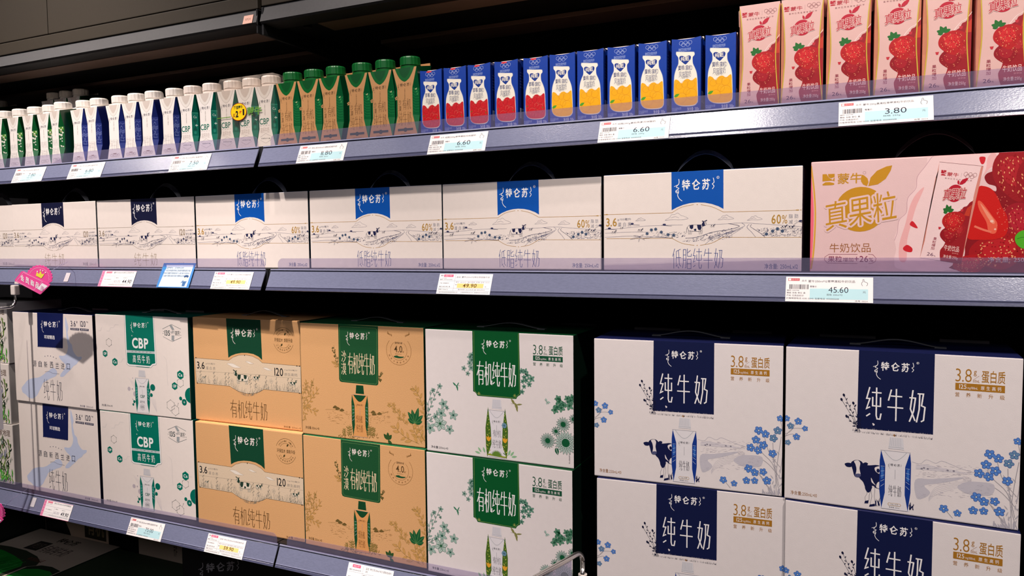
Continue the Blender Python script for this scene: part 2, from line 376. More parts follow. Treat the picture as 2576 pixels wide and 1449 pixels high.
def cowside(a, x, y, s, col=INK, body=CREAM, L=3, flip=1):
    """small grazing cow from the side; s = body length"""
    q = lambda *p: [(x + flip * u * s, y + v * s) for u, v in p]
    a.raw(q((0, .42), (.12, .56), (.5, .58), (.86, .56), (.92, .48), (.9, .22), (.7, .16), (.35, .18), (.1, .2)), [tuple(range(9))], body, L)
    for leg in ((.08, .0), (.2, .0), (.72, .0), (.84, .0)):
        a.raw(q((leg[0], .26), (leg[0] + .09, .26), (leg[0] + .06, 0), (leg[0] + .01, 0)), [(0, 1, 2, 3)], body, L)
        a.line(q((leg[0], .24), (leg[0] + .01, 0)), s * .016, col, L + 1, mm=True); a.line(q((leg[0] + .09, .22), (leg[0] + .06, 0)), s * .014, col, L + 1, mm=True)
    a.line(q((0, .42), (.12, .56), (.5, .58), (.86, .56), (.92, .48), (.9, .22), (.7, .16), (.35, .18), (.1, .2)), s * .018, col, L + 1, True, mm=True)
    a.raw(q((.88, .6), (.98, .78), (1.08, .80), (1.16, .66), (1.14, .54), (1.06, .5), (.94, .46)), [tuple(range(7))], col, L + 1)
    a.raw(q((1.04, .76), (1.1, .74), (1.14, .56), (1.08, .54)), [(0, 1, 2, 3)], body, L + 2)
    a.line(q((.9, .8), (1.0, .76)), s * .05, col, L + 1, mm=True); a.line(q((1.08, .78), (1.2, .84)), s * .05, col, L + 1, mm=True)
    a.raw(q((.14, .54), (.38, .57), (.36, .36), (.26, .3), (.16, .38)), [tuple(range(5))], col, L + 1)
    a.raw(q((.6, .57), (.84, .55), (.88, .4), (.82, .24), (.68, .26), (.62, .4)), [tuple(range(6))], col, L + 1)
    a.raw(q((.4, .3), (.54, .34), (.56, .2), (.44, .2)), [tuple(range(4))], col, L + 1)
    a.line(q((0, .44), (-.04, .28), (-.02, .1)), s * .02, col, L + 1, mm=True)
def carton_pic(a, x, y, w, h, side, sidecol2, frontc, capc, inkc, L=2, kind='std', title='纯牛奶', deco=None):
    """picture of a waisted carton; x,y lower left"""
    q = lambda *p: [(x + u * w, y + v * h) for u, v in p]
    a.raw(q((0, 0), (1, 0), (.93, .24), (.93, .58), (1, .80), (0, .80), (.07, .58), (.07, .24)), [tuple(range(8))], frontc, L)
    for sgn in (0, 1):
        f = (lambda u: 1 - u) if sgn else (lambda u: u)
        a.raw(q((f(.02), .80), (f(.17), .60), (f(.17), .22), (f(.06), 0), (f(-.02), .26), (f(-.02), .66)), [tuple(range(6))], side, L + 1)
        a.raw(q((f(.03), .58), (f(.12), .56), (f(.12), .42), (f(.03), .40)), [(0, 1, 2, 3)], sidecol2, L + 2)
        for k in range(5): a.line(q((f(.02), .3 + .07 * k), (f(.14), .34 + .06 * k)), w * .012, (190, 205, 225), L + 3, mm=True)
    a.line(q((.0, .8), (1, .8)), w * .015, GREY, L + 2, mm=True); a.line(q((.06, 0), (.94, 0)), w * .015, GREY, L + 2, mm=True)
    a.raw(q((.26, .83), (.30, .99), (.74, .99), (.78, .83)), [(0, 1, 2, 3)], capc, L + 2)
    ln = (190, 190, 196) if capc[0] > 150 else (6, 50, 26)
    for k in range(7): a.line(q((.31 + .06 * k, .87), (.33 + .055 * k, .985)), w * .012, ln, L + 3, mm=True)
    a.line(q((.27, .855), (.77, .855)), w * .02, ln, L + 3, mm=True)
    lip = smooth(q((.12, .80), (.25, .74), (.42, .685), (.58, .685), (.75, .74), (.88, .80)), 3)
    if capc[0] < 150: a.raw(lip, [tuple(range(len(lip)))], capc, L + 2)
    a.line(lip, w * .02, ln, L + 3, mm=True)
    logo(a, x + .26 * w, y + .63 * h, x + .74 * w, y + .595 * h, inkc, L + 3, False, True)
    a.line(q((.5, .55), (.5, .42)), w * .012, GREY, L + 2, mm=True)
def info38(a, tl, br, col, L=3):
    """protein block: number, unit, characters, bar and spaced caption"""
    x0, y1 = tl; x1, y0 = br; w = x1 - x0; h = y1 - y0
    a.text('3.8', (x0, y1), (x0 + .33 * w, y1 - .46 * h), col, L, -0.010, mm=True)
    a.text('g', (x0 + .37 * w, y1 - .05 * h), (x0 + .43 * w, y1 - .24 * h), col, L, mm=True)
    a.line([(x0 + .37 * w, y1 - .36 * h), (x0 + .48 * w, y1 - .22 * h)], h * .008, col, L, mm=True)
    a.text('100mL', (x0 + .36 * w, y1 - .36 * h), (x0 + .49 * w, y1 - .46 * h), col, L, mm=True)
    a.text('蛋白质', (x0 + .53 * w, y1 - .02 * h), (x1, y1 - .46 * h), col, L, 0.008, mm=True)
    a.raw([(x0, y1 - .51 * h), (x1, y1 - .51 * h), (x1, y1 - .76 * h), (x0, y1 - .76 * h)], [(0, 1, 2, 3)], col, L)
    a.text('125', (x0 + .08 * w, y1 - .55 * h), (x0 + .23 * w, y1 - .71 * h), WHITE, L + 1, 0.01, mm=True)
    a.text('mg/100mL', (x0 + .25 * w, y1 - .62 * h), (x0 + .46 * w, y1 - .73 * h), WHITE, L + 1, mm=True)
    a.text('原生高钙', (x0 + .52 * w, y1 - .57 * h), (x0 + .93 * w, y1 - .71 * h), WHITE, L + 1, 0.01, mm=True, space=.35)
    a.text('营养新升级', (x0, y1 - .84 * h), (x1, y0), col, L, mm=True, space=1.2)

# ------------------------------------------------------------------ boxes: body + art
def handle_arc(root, w, h, y, span, rise, col=(225, 225, 225), flat=False):
    m = MB([STRAP]); n = 18; wd_ = 0.007; th = 0.0008
    cx = w / 2; pts = []
    for k in range(n + 1):
        t = k / n; x = cx - span / 2 + span * t
        z = h + 0.0004 + rise * math.sin(PI * t) ** (0.8 if not flat else 1.6)
        pts.append((x, z))
    for a_, b_ in zip(pts, pts[1:]):
        tl = 0.0 if flat else .0045; q1, q2 = [tl * min(1, (v[1] - h) / .008) for v in (a_, b_)]
        for dz in (0, th): m.face([(a_[0], y, a_[1] + dz - q1 * .3), (b_[0], y, b_[1] + dz - q2 * .3), (b_[0], y + wd_, b_[1] + dz + q2), (a_[0], y + wd_, a_[1] + dz + q1)], col)
        for yy, sg in ((y, -.3), (y + wd_, 1)): m.face([(a_[0], yy, a_[1] + q1 * sg), (b_[0], yy, b_[1] + q2 * sg), (b_[0], yy, b_[1] + th + q2 * sg), (a_[0], yy, a_[1] + th + q1 * sg)], col)
    for p in (pts[0], pts[-1]): m.box(p[0] - .006, p[0] + .006, y - .001, y + wd_ + .001, h, h + .0012, col)
    return m.seal('carry_handle', root)
def flap(root, w, h, y, segs, col=(120, 112, 110)):
    for a_, b_ in segs:
        m = MB([CARD]); m.box(a_ * w, b_ * w, y, y + .0015, h, h + .0035, col); m.seal('grey_top_strip', root)  # thin grey bar standing on part of the box top
def box_body(w, d, h, fc, tc, sc_, mat_=CARD, bev=.0014):
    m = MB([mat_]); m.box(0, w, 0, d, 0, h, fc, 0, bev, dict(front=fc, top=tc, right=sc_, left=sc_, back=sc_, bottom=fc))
    return m

w12, h12, w10, h10, hk = .2464, .1256, .2369, .1858, .1845

# --- twelve-pack with landscape band
def art_twelve(low):
    banner = BLUE if low else DNAVY
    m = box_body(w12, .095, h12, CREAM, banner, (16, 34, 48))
    H = homog([(865, 197), (2478, 108), (852, 963), (2468, 970)], [(0, h12), (w12, h12), (0, 0), (w12, 0)])
    m.frame(front(), H); P = H; m.clip = (0.0003, w12 - .0003, 0.0003, h12 + .002)
    m.poly([(1413, 169), (1833, 146), (1831, 462), (1790, 440), (1735, 422), (1680, 412), (1620, 410), (1560, 416), (1505, 430), (1455, 450), (1411, 474)], banner, 1)
    a0 = P((1440, 235)); a1 = P((1775, 300)); b = P((1503, 228)); c = P((1735, 306))
    logo(m, P((1440, 235))[0], b[1], P((1785, 235))[0], c[1], FWHITE, 3)
    g = GOLD if low else (150, 132, 110)
    m.line([(895, 511), (1412, 495)], .0005, g); m.curve([(1412, 495), (1490, 450), (1590, 428)], .0005, g)
    m.ell((885, 511), .0022, .0006, g, 2); m.ell((868, 512), .0006, .0006, g, 2); m.ell((1618, 428), .0006, .0006, g, 2)
    m.curve([(1648, 428), (1740, 446), (1830, 487)], .0005, g); m.line([(1830, 487), (2420, 470)], .0005, g); m.ell((2432, 469), .0022, .0006, g, 2); m.ell((2460, 468), .0006, .0006, g, 2)
    m.line([(880, 706), (1412, 701)], .0005, g); m.curve([(1412, 701), (1495, 742), (1592, 757)], .0005, g); m.ell((1615, 758), .0006, .0006, g, 2)
    m.curve([(1640, 757), (1735, 738), (1822, 692)], .0005, g); m.line([(1822, 692), (2465, 690)], .0005, g)
    m.text('3.6', (880, 540), (965, 606), g, 3, .012)
    m.text('g/100毫升', (972, 540), (1082, 560), GREY, 3); m.text('蛋白质', (974, 575), (1082, 606), GREY, 3, space=.3)
    if low:
        m.text('60', (2222, 506), (2298, 580), g, 3, .012); m.text('%', (2306, 510), (2350, 578), g, 3)
        m.text('脂肪', (2362, 502), (2440, 534), GREY, 3, space=.3); m.text('减少', (2362, 548), (2440, 580), GREY, 3, space=.3)
    else:
        m.text('120', (2205, 506), (2300, 580), g, 3, .012); m.text('mg/100毫升', (2310, 508), (2440, 530), GREY, 3); m.text('原生高钙', (2310, 548), (2440, 578), GREY, 3)
    # landscape
    ln = (96, 98, 128); dk = (52, 54, 92); lw = .00022
    for cx, cy, s_ in ((1450, 535, 1.0), (1158, 552, .45), (1850, 536, .65), (2085, 540, .6)):
        X, Y = P((cx, cy)); k = .0145 * s_
        m.line(smooth([(X - k, Y - .2 * k), (X - .6 * k, Y + .05 * k), (X - .45 * k, Y + .28 * k), (X - .15 * k, Y + .3 * k), (X + .1 * k, Y + .42 * k), (X + .4 * k, Y + .2 * k), (X + .7 * k, Y + .1 * k), (X + k, Y - .1 * k), (X + .3 * k, Y - .18 * k), (X - .3 * k, Y - .15 * k)], 4, True), lw, ln, 2, True, mm=True)
        m.line([(X - .5 * k, Y + .0 * k), (X - .1 * k, Y + .12 * k), (X + .2 * k, Y)], lw, ln, 2, mm=True)
    m.curve([(866, 632), (1000, 622), (1180, 604), (1330, 597), (1500, 592)], lw * 1.3, ln, 2); m.curve([(1640, 590), (1800, 586), (1980, 574), (2100, 580), (2240, 588), (2472, 604)], lw * 1.3, ln, 2)
    m.curve([(1980, 576), (2000, 600), (1900, 640), (1760, 690), (1680, 748)], lw * 1.6, ln, 2)
    m.curve([(1870, 580), (1960, 600), (1880, 628), (1740, 650), (1620, 690), (1520, 700)], lw * 2.2, dk, 2)
    for k in range(5): m.curve([(1990 - 22 * k, 612 + 10 * k), (1930 - 40 * k, 650 + 7 * k), (1850 - 50 * k, 700 + 5 * k)], lw * 1.3, ln, 2)
    m.curve([(2040, 585), (2022, 610), (2060, 650), (2090, 688)], lw * 1.8, ln, 2); m.curve([(2060, 586), (2052, 606), (2120, 650), (2170, 690)], lw * 2, dk, 2)
    m.curve([(868, 662), (1000, 655), (1130, 650), (1230, 652)], lw * 1.3, ln, 2); m.curve([(868, 695), (960, 690), (1100, 684), (1400, 698)], lw * 1.4, ln, 2)
    rr = random.Random(5)
    for k in range(620):     # pen hatching of the meadow
        t = rr.random()
        if t < .5: x = rr.uniform(1440, 1900); yy = rr.uniform(620, 730); ok = yy < 745 - abs(x - 1600) * .16 and yy > 735 - (x - 1430) * .26
        elif t < .85: x = rr.uniform(2060, 2470); yy = rr.uniform(612, 686); ok = yy > 600 + (2470 - x) * .05 and x > 2060 + (yy - 600) * 1.1
        else: x = rr.uniform(1240, 1520); yy = rr.uniform(650, 700); ok = True
        if not ok: continue
        d = rr.uniform(6, 15); m.line([(x, yy), (x + d, yy - rr.uniform(1, 6))], lw * rr.uniform(1, 1.9), dk if rr.random() < .6 else ln, 2)
    fl = (96, 128, 150) if low else (120, 118, 128)
    for cx, cy, r_ in ((1245, 634, 13), (1280, 628, 13), (1325, 652, 12), (1380, 672, 12), (1210, 664, 11), (1425, 676, 11), (2230, 640, 11), (2270, 622, 12), (2310, 640, 11), (2180, 664, 12)):
        X, Y = P((cx, cy)); petals(m, X, Y, .0022, 6, fl, dk, 3, rr.random(), None, .6, lw)
    for a_, b_ in (((1150, 690), (1070, 712)), ((1150, 690), (1140, 732)), ((1150, 690), (1190, 715)), ((1150, 690), (1100, 680)), ((1150, 690), (1180, 672)), ((1240, 690), (1195, 700))):
        p = P(a_); q = P(b_); oleaf(m, p[0], p[1], math.atan2(q[1] - p[1], q[0] - p[0]), math.dist(p, q), .0016, dk, CREAM, lw, 2)
    m.curve([(1180, 700), (1290, 690), (1420, 700)], lw * 1.6, dk, 2)
    cowside(m, *P((1535, 668)), .0205, (30, 34, 74), CREAM, 4)
    for cx, cy, s_ in ((1135, 652, .0062), (922, 668, .0058), (2300, 622, .0062), (2356, 626, .0066), (1725, 612, .005), (990, 630, .004)): cowside(m, *P((cx, cy)), s_, (40, 42, 70), CREAM, 3)
    for cx, cy in ((1350, 590), (905, 622), (1090, 584), (2460, 556)): m.ell((cx, cy), .0022, .0011, dk, 2); m.line([(cx - 25, cy + 6), (cx + 60, cy + 12)], lw * 2, dk, 2)
    if low: m.tall('低脂纯牛奶', (1414, 785), (1826, 948), .00062, (36, 66, 140), 3, .16)
    else: m.tall('纯牛奶', (1430, 795), (1808, 948), .00062, (150, 128, 90), 3, .22)
    m.text('净含量: 250mLx12', (2163, 905), (2436, 950), (90, 104, 150) if low else (170, 160, 160), 3)
    return m

# --- navy ten-pack with calf
def art_navy():
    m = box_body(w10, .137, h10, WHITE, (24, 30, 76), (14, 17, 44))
    H = homog([(38, 237), (1618, 300), (55, 1365), (1606, 1542)], [(0, h10), (w10, h10), (0, 0), (w10, 0)])
    m.frame(front(), H); P = H; m.clip = (0.0003, w10 - .0003, .0003, h10 + .0)
    m.poly([(534, 258), (1039, 278), (1039, 868), (534, 836)], NAVY, 1)
    x0, y0 = P((538, 852)); x1, _ = P((1039, 874)); rr = random.Random(3)
    grass(m, x0, x1, y0 - .0012, .0062, 150, .0006, WHITE, 2, rr, .5); grass(m, x0, x1, y0 - .0006, .0030, 120, .0012, WHITE, 2, rr, .5)
    grass(m, x0 - .004, x1, y0 - .0022, .0036, 90, .0003, DNAVY, 3, rr, .6)
    m.line([(545, 856), (748, 872)], .0003, (120, 110, 110)); m.line([(820, 878), (1036, 894)], .0003, (120, 110, 110))
    X, Y = P((785, 879)); m.raw([(X - .0018, Y + .0012), (X + .0018, Y + .0012), (X + .0022, Y + .0004), (X, Y - .0018), (X - .0022, Y + .0004)], [(0, 1, 2, 3, 4)], (170, 120, 60), 2)
    logo(m, P((635, 330))[0], P((685, 340))[1], P((925, 340))[0], P((700, 408))[1], FWHITE, 3)
    m.tall('纯牛奶', (590, 528), (985, 790), .0015, FWHITE, 3, .36)
    for dx, dy in ((0, 0), (7, -5)):
        X, Y = P((640 + dx, 812 + dy)); leaf(m, X, Y, .9 + dx * .2, .0026, .0018, WHITE, 4)
    a = P((1178, 380)); b = P((1500, 604)); info38(m, a, b, (176, 120, 36))
    # dark wild plant by the panel
    B = P((540, 838))
    for tip, nl in (((440, 592), 9), ((505, 650), 7), ((462, 748), 5), ((548, 760), 3), ((425, 625), 3)):
        T = P(tip); sprig(m, [B, ((B[0] + T[0]) / 2 + .002, (B[1] + T[1]) / 2 - .002), T], .0004, DNAVY, nl, .0035, .0013, DNAVY, 3, False, nl)
        m.ell((T[0], T[1]), .0013, .0019, DNAVY, 4, .3, 8, mm=True)
    grass(m, B[0] - .006, B[0] + .003, B[1] - .003, .007, 16, .0004, DNAVY, 3, rr, .8)
    # flowers left edge
    st = (150, 146, 150)
    for p_ in ([(50, 890), (90, 865), (125, 800)], [(50, 910), (100, 850), (180, 850)], [(52, 905), (100, 890), (128, 912)]): m.curve(p_, .0004, st, 1)
    for cx, cy, r_, dl in ((58, 775, 24, 0), (137, 795, 28, 0), (85, 830, 26, 1), (184, 847, 22, 0), (128, 910, 27, 0), (70, 953, 22, 1)): X, Y = P((cx, cy)); forget(m, X, Y, r_ * .000163, 2, cx * .7, dl)
    # flowers right
    for p_ in ([(1600, 1540), (1560, 1400), (1570, 1250), (1600, 1050)], [(1560, 1540), (1540, 1300), (1440, 1180), (1400, 1120)], [(1580, 1450), (1540, 1250), (1530, 1100)], [(1590, 1300), (1500, 1180), (1460, 1050)],
               [(1530, 1540), (1440, 1380), (1330, 1310)], [(1560, 1540), (1480, 1450), (1400, 1330)], [(1180, 1470), (1130, 1410)], [(1600, 1400), (1500, 1280), (1400, 1210)], [(1590, 1350), (1620, 1100), (1590, 900)]): m.curve(p_, .0007, (168, 162, 168), 1)
    for k in range(26): X, Y = P((R.uniform(1500, 1600), R.uniform(1180, 1520))); leaf(m, X, Y, R.uniform(.5, 2.6), .006, .0014, (190, 184, 190), 1)
    for k in range(14): X, Y = P((R.uniform(1420, 1600), 1535)); leaf(m, X, Y, R.uniform(.9, 2.2), R.uniform(.006, .013), .0018, (186, 180, 188), 2)
    for cx, cy, r_, dl in ((1412, 998, 34, 0), (1468, 1028, 32, 0), (1570, 1000, 32, 1), (1390, 1075, 33, 0), (1345, 1138, 33, 0), (1450, 1118, 34, 0), (1408, 1162, 32, 0), (1535, 1062, 32, 1), (1528, 1188, 32, 0), (1330, 1310, 34, 0), (1380, 1342, 32, 0),
                           (1450, 1338, 30, 0), (1312, 1408, 30, 0), (1380, 1410, 28, 0), (1482, 1410, 34, 0), (1120, 1402, 30, 0), (1210, 1432, 26, 0), (1640, 905, 30, 0), (1590, 900, 26, 0)): X, Y = P((cx, cy)); forget(m, X, Y, r_ * .00016, 3, cx * .37, dl)
    # hills and stream
    pl = (206, 200, 208); md = (184, 178, 190)
    m.curve([(905, 1070), (960, 1082), (1000, 1052), (1060, 1075), (1100, 1058), (1160, 1080), (1230, 1110), (1330, 1140)], .0004, md, 1)
    m.poly([(930, 1095), (1000, 1085), (1060, 1100), (1180, 1120), (1300, 1150), (1200, 1142), (1040, 1130), (930, 1122)], (222, 214, 218), 1)
    m.blob([(930, 1200), (1040, 1190), (1240, 1172), (1180, 1200), (1060, 1225), (990, 1240), (1030, 1290), (990, 1330), (940, 1330)], pl, 1)
    m.blob([(1205, 1240), (1260, 1205), (1330, 1200), (1440, 1215), (1430, 1290), (1330, 1300), (1250, 1280)], pl, 1)
    for k in range(260):
        x = R.uniform(925, 1430); y = R.uniform(1085, 1330); t = (x - 925) / 500
        if abs(y - (1290 - 110 * t)) < 26: continue
        d = R.uniform(8, 28); m.line([(x, y), (x + d, y + R.uniform(-3, 3))], .0002, md if R.random() < .7 else (160, 154, 168), 2)
    for k in range(5): m.curve([(1240, 1160 + 8 * k), (1290, 1190 + 6 * k), (1080, 1240 + 14 * k), (1020, 1330 + 6 * k)], .00025, pl, 2)
    for cx, cy in ((985, 1112), (970, 1118), (1010, 1118), (1140, 1125), (1180, 1128)): m.ell((cx, cy), .0012, .0010, (140, 134, 146), 2, 0, 8)
    # calf
    D = (20, 26, 70)
    m.blob([(560, 1110), (620, 1105), (700, 1115), (700, 1260), (690, 1275), (640, 1262), (610, 1290), (585, 1230), (555, 1190)], D, 2)
    m.blob([(660, 1120), (700, 1112), (700, 1165), (668, 1150)], WHITE, 3); m.ell((682, 1142), .0016, .0024, D, 4)
    m.blob([(637, 1195), (652, 1225), (668, 1250), (655, 1240), (640, 1225)], WHITE, 3); m.blob([(680, 1230), (698, 1225), (698, 1270), (672, 1262)], WHITE, 3)
    for pts in ([(607, 1265), (640, 1268), (628, 1320), (625, 1360), (608, 1372), (600, 1340), (612, 1310)], [(635, 1262), (662, 1262), (662, 1330), (668, 1390), (648, 1402), (636, 1380), (645, 1330)]):
        m.blob(pts, WHITE, 3); m.curve(pts, .0003, D, 4, True)
    m.blob([(598, 1262), (645, 1258), (630, 1300), (612, 1300)], D, 4)
    m.poly([(600, 1366), (625, 1360), (622, 1384), (596, 1384)], D, 4); m.poly([(632, 1392), (665, 1384), (668, 1402), (628, 1408)], D, 4)
    m.blob([(500, 1092), (520, 1072), (545, 1068), (572, 1080), (585, 1110), (575, 1160), (568, 1190), (545, 1196), (525, 1185), (512, 1140)], D, 4)
    m.blob([(520, 1078), (545, 1070), (562, 1090), (558, 1130), (566, 1176), (552, 1192), (532, 1186), (538, 1140), (530, 1100)], WHITE, 5)
    m.blob([(530, 1172), (560, 1168), (568, 1184), (550, 1194), (532, 1190)], (90, 92, 130), 6); m.ell((540, 1180), .0005, .0004, D, 7); m.ell((556, 1180), .0005, .0004, D, 7)
    m.blob([(502, 1095), (480, 1090), (458, 1098), (470, 1118), (495, 1122), (508, 1112)], D, 4); m.blob([(575, 1098), (595, 1084), (614, 1092), (604, 1108), (582, 1116)], D, 4)
    for k in range(9): X, Y = P((R.uniform(668, 705), 1405)); leaf(m, X, Y, R.uniform(1.2, 2.3), R.uniform(.006, .013), .0008, D, 3)
    for k in range(9): X, Y = P((R.uniform(880, 925), 1425)); leaf(m, X, Y, R.uniform(.7, 1.9), R.uniform(.004, .011), .0008, D, 3)
    a = P((697, 1420)); b = P((895, 906)); carton_pic(m, a[0], a[1] + .0012, b[0] - a[0], b[1] - a[1], (24, 58, 142), (60, 110, 190), (238, 232, 234), (226, 222, 226), (50, 50, 60), 5)
    c = P((755, 1242)); d = P((838, 1332)); m.tall('纯牛奶', c, d, .0004, (90, 86, 96), 9, .2, mm=True)
    X, Y = P((795, 1386)); m.ring((X, Y), .0001, .0001, GOLD, 9); m.raw([(X - .0058, Y + .0016), (X + .0058, Y + .0016), (X + .0068, Y), (X + .0058, Y - .0016), (X - .0058, Y - .0016), (X - .0068, Y)], [tuple(range(6))], GOLD, 9)
    m.raw([(X - .0055, Y + .0012), (X + .0055, Y + .0012), (X + .0064, Y), (X + .0055, Y - .0012), (X - .0055, Y - .0012), (X - .0064, Y)], [tuple(range(6))], (238, 232, 234), 10)
    m.text('3.8g 优质', (X - .004, Y + .0009), (X + .004, Y - .0008), (80, 70, 60), 11, mm=True); m.text('净含量 250mL', (X - .0055, Y - .0026), (X + .0055, Y - .0042), (120, 116, 120), 9, mm=True)
    m.text('净含量:250mL×10', (97, 1305), (277, 1355), (168, 118, 70), 3)
    return m

# --- green organic ten-pack
def art_green():
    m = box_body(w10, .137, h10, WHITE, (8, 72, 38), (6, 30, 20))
    H = homog([(68, 168), (1497, 238), (90, 1335), (1506, 1533)], [(0, h10), (w10, h10), (0, 0), (w10, 0)])
    m.frame(front(), H); P = H; m.clip = (0.0003, w10 - .0003, .0003, h10)
    m.poly([(520, 188), (970, 212), (985, 812), (968, 818), (952, 832), (945, 850), (570, 815), (562, 797), (548, 780), (530, 772)], GREEN, 2)
    m.line([(534, 195), (543, 768), (572, 796), (580, 806), (938, 840), (948, 820), (975, 802), (962, 214)], .0004, (150, 170, 90), 3)
    for c_, sg in ((585, 1), (930, -1)):
        for t in (.3, .8, 1.3): X, Y = P((c_ - sg * 8, 802 if sg > 0 else 828)); leaf(m, X, Y, t if sg > 0 else PI - t, .0046, .0011, (150, 160, 80), 3)
    logo(m, P((608, 268))[0], P((655, 280))[1], P((880, 280))[0], P((655, 350))[1], FWHITE, 3)
    m.tall('有机纯牛奶', (563, 478), (942, 742), .0014, FWHITE, 4, .10)
    info38(m, P((1105, 325)), P((1395, 548)), (24, 84, 56))
    gl = (36, 92, 74); gf = (170, 196, 184); lf = (206, 216, 210)
    # flowering branch at left
    for p_, nl in (([(85, 1050), (120, 920), (200, 730)], 9), ([(90, 1060), (170, 1010), (260, 890)], 6), ([(85, 1000), (110, 850), (150, 740)], 5)):
        sprig(m, [P(q) for q in p_], .0005, gl, nl, .0065, .0026, gf, 2, True, nl)
    for cx, cy, r_ in ((210, 720, 26), (145, 760, 22), (208, 800, 14), (245, 890, 44), (280, 930, 20), (340, 1000, 44), (225, 980, 50), (120, 1120, 52), (305, 1135, 42), (170, 1010, 30)):
        X, Y = P((cx, cy)); petals(m, X, Y, r_ * .00018, 5, gf, gl, 3, cx * .3, gl, .55, .0003)
    X, Y = P((215, 1080)); petals(m, X, Y, .0115, 6, (190, 208, 198), gl, 4, .3, GREEN, .62, .0004); petals(m, X, Y, .0055, 6, gf, GREEN, 7, .8, GREEN, .3, .0003)
    for bx, by, s_, c_ in ((375, 720, .0075, (60, 130, 96)), (945, 905, .0105, (140, 138, 80))):
        X, Y = P((bx, by)); leaf(m, X - .2 * s_, Y, 2.4 if s_ < .009 else 2.2, s_, s_ * .35, c_, 3); leaf(m, X, Y, .15 if s_ > .009 else -.5 + PI / 2, s_ * .9, s_ * .22, c_, 3)
        m.ell((X, Y - .2 * s_), s_ * .2, s_ * .45, c_, 3, .4, 10, mm=True); leaf(m, X, Y - .3 * s_, -1.3, s_ * .7, s_ * .25, c_, 3); m.line([(X, Y + .1 * s_), (X + (.7 if s_ < .009 else -.8) * s_, Y + .1 * s_)], .0003, c_, 3, mm=True)
    for side, cl in ((-1, ((500, 440), (495, 500), (440, 550), (510, 545), (478, 600), (515, 470), (515, 420))), (1, ((1030, 585), (1020, 640), (1090, 655), (1070, 710), (1020, 730), (1000, 780), (1050, 620), (1005, 680), (1040, 670), (995, 580)))):
        for cx, cy in cl: X, Y = P((cx, cy)); petals(m, X, Y, R.uniform(.0034, .0056), 5, gf if side < 0 else (120, 170, 146), gl, 1, cx * .2, gl, .55, .0003)
    for cx, cy in ((1360, 880), (1340, 930), (1400, 910), (1440, 850), (1380, 940), (1460, 920), (1320, 960), (1490, 840), (1470, 870), (1350, 850)): X, Y = P((cx, cy)); petals(m, X, Y, R.uniform(.0044, .0068), 5, (110, 162, 134), (16, 84, 52), 2, cx * .17, (30, 90, 60), .6, .0004)
    m.curve([(1320, 960), (1400, 890), (1500, 870)], .0006, gl, 5)
    X, Y = P((1240, 880)); leaf(m, X, Y, 1.9, .0055, .003, gf, 3); leaf(m, X, Y, -.1, .0055, .003, gf, 3); leaf(m, X, Y, -1.5, .004, .0022, gf, 3); m.line([(X - .003, Y + .003), (X + .003, Y - .003)], .0004, gl, 4, mm=True)
    for cx, cy, r_, n in ((1400, 1100, 62, 16), (1330, 1165, 40, 12), (1250, 1255, 66, 18), (1425, 1280, 100, 20), (1500, 1050, 40, 12)):
        X, Y = P((cx, cy)); petals(m, X, Y, r_ * .000165, n, (196, 212, 204), (16, 76, 52), 3, .1, None, .28, .00035); m.ell((X, Y), r_ * .00006, r_ * .00006, (18, 90, 54), 6, 0, 14, mm=True)
    m.line([(1400, 1110), (1425, 1230)], .0007, gl, 2); X, Y = P((1330, 1320)); leaf(m, X, Y, -1.3, .011, .006, (30, 96, 66), 3, WHITE)
    # carton wrapped in meadow plants
    a = P((670, 1405)); b = P((845, 862)); cw_ = b[0] - a[0]; ch_ = b[1] - a[1]
    carton_pic(m, a[0], a[1] + .001, cw_, ch_, (236, 232, 236), (236, 232, 236), (236, 230, 234), (224, 220, 226), (60, 60, 66), 2)
    for sx in (0, 1):
        X0 = a[0] + (cw_ * (.02 if sx == 0 else .98)); sg = 1 if sx == 0 else -1
        m.raw([(X0 - sg * .001, a[1]), (X0 + sg * .006, a[1] + .02 * 1), (X0 + sg * .0052, a[1] + .5 * ch_), (X0 + sg * .001, a[1] + .86 * ch_), (X0 - sg * .0035, a[1] + .5 * ch_), (X0 - sg * .003, a[1] + .2 * ch_)], [tuple(range(6))], (78, 112, 38), 6)
        for k in range(26):
            yy = a[1] + ch_ * (.04 + .03 * k); w_ = .0030 * (1.15 - k / 30)
            leaf(m, X0 + sg * .0012, yy, PI / 2 + (.9 if k % 2 else -.9), w_ * 1.5, .0012, ((150, 170, 60), (60, 100, 40), (200, 196, 90))[k % 3], 7)
        X1 = X0 + sg * .0015; Y1 = a[1] + .27 * ch_
        for t in (1.1, 1.57, 2.0): leaf(m, X1, Y1, t, .0085, .003, (240, 172, 50), 9)
    X, Y = P((830, 1105)); petals(m, X, Y, .0042, 8, (130, 170, 190), (60, 100, 130), 9, 0, (60, 90, 120), .7)
    for k in range(16): X, Y = P((757, 1400)); leaf(m, X, Y, .2 + 2.7 * k / 15, .0095, .0014, (104, 140, 52), 10)
    m.raw([P((660, 1382)), P((745, 1400)), P((852, 1420)), P((850, 1408)), P((745, 1385)), P((680, 1374))], [tuple(range(6))], (150, 160, 40), 9)
    for cx, cy, an in ((600, 1370, 2.9), (610, 1360, 2.2), (645, 1365, 1.9), (900, 1410, .2), (890, 1400, .9), (870, 1395, 1.2)): X, Y = P((cx, cy)); leaf(m, X, Y, an, .009, .0032, (150, 196, 150), 3)
    c = P((720, 1140)); d = P((800, 1222)); m.tall('有机', c, d, .0004, (130, 126, 134), 9, .15, mm=True); c = P((717, 1235)); d = P((802, 1328)); m.tall('纯牛奶', c, d, .0004, (130, 126, 134), 9, .15, mm=True)
    m.text('净含量:250mL×10', (130, 1285), (292, 1332), (70, 70, 76), 3)
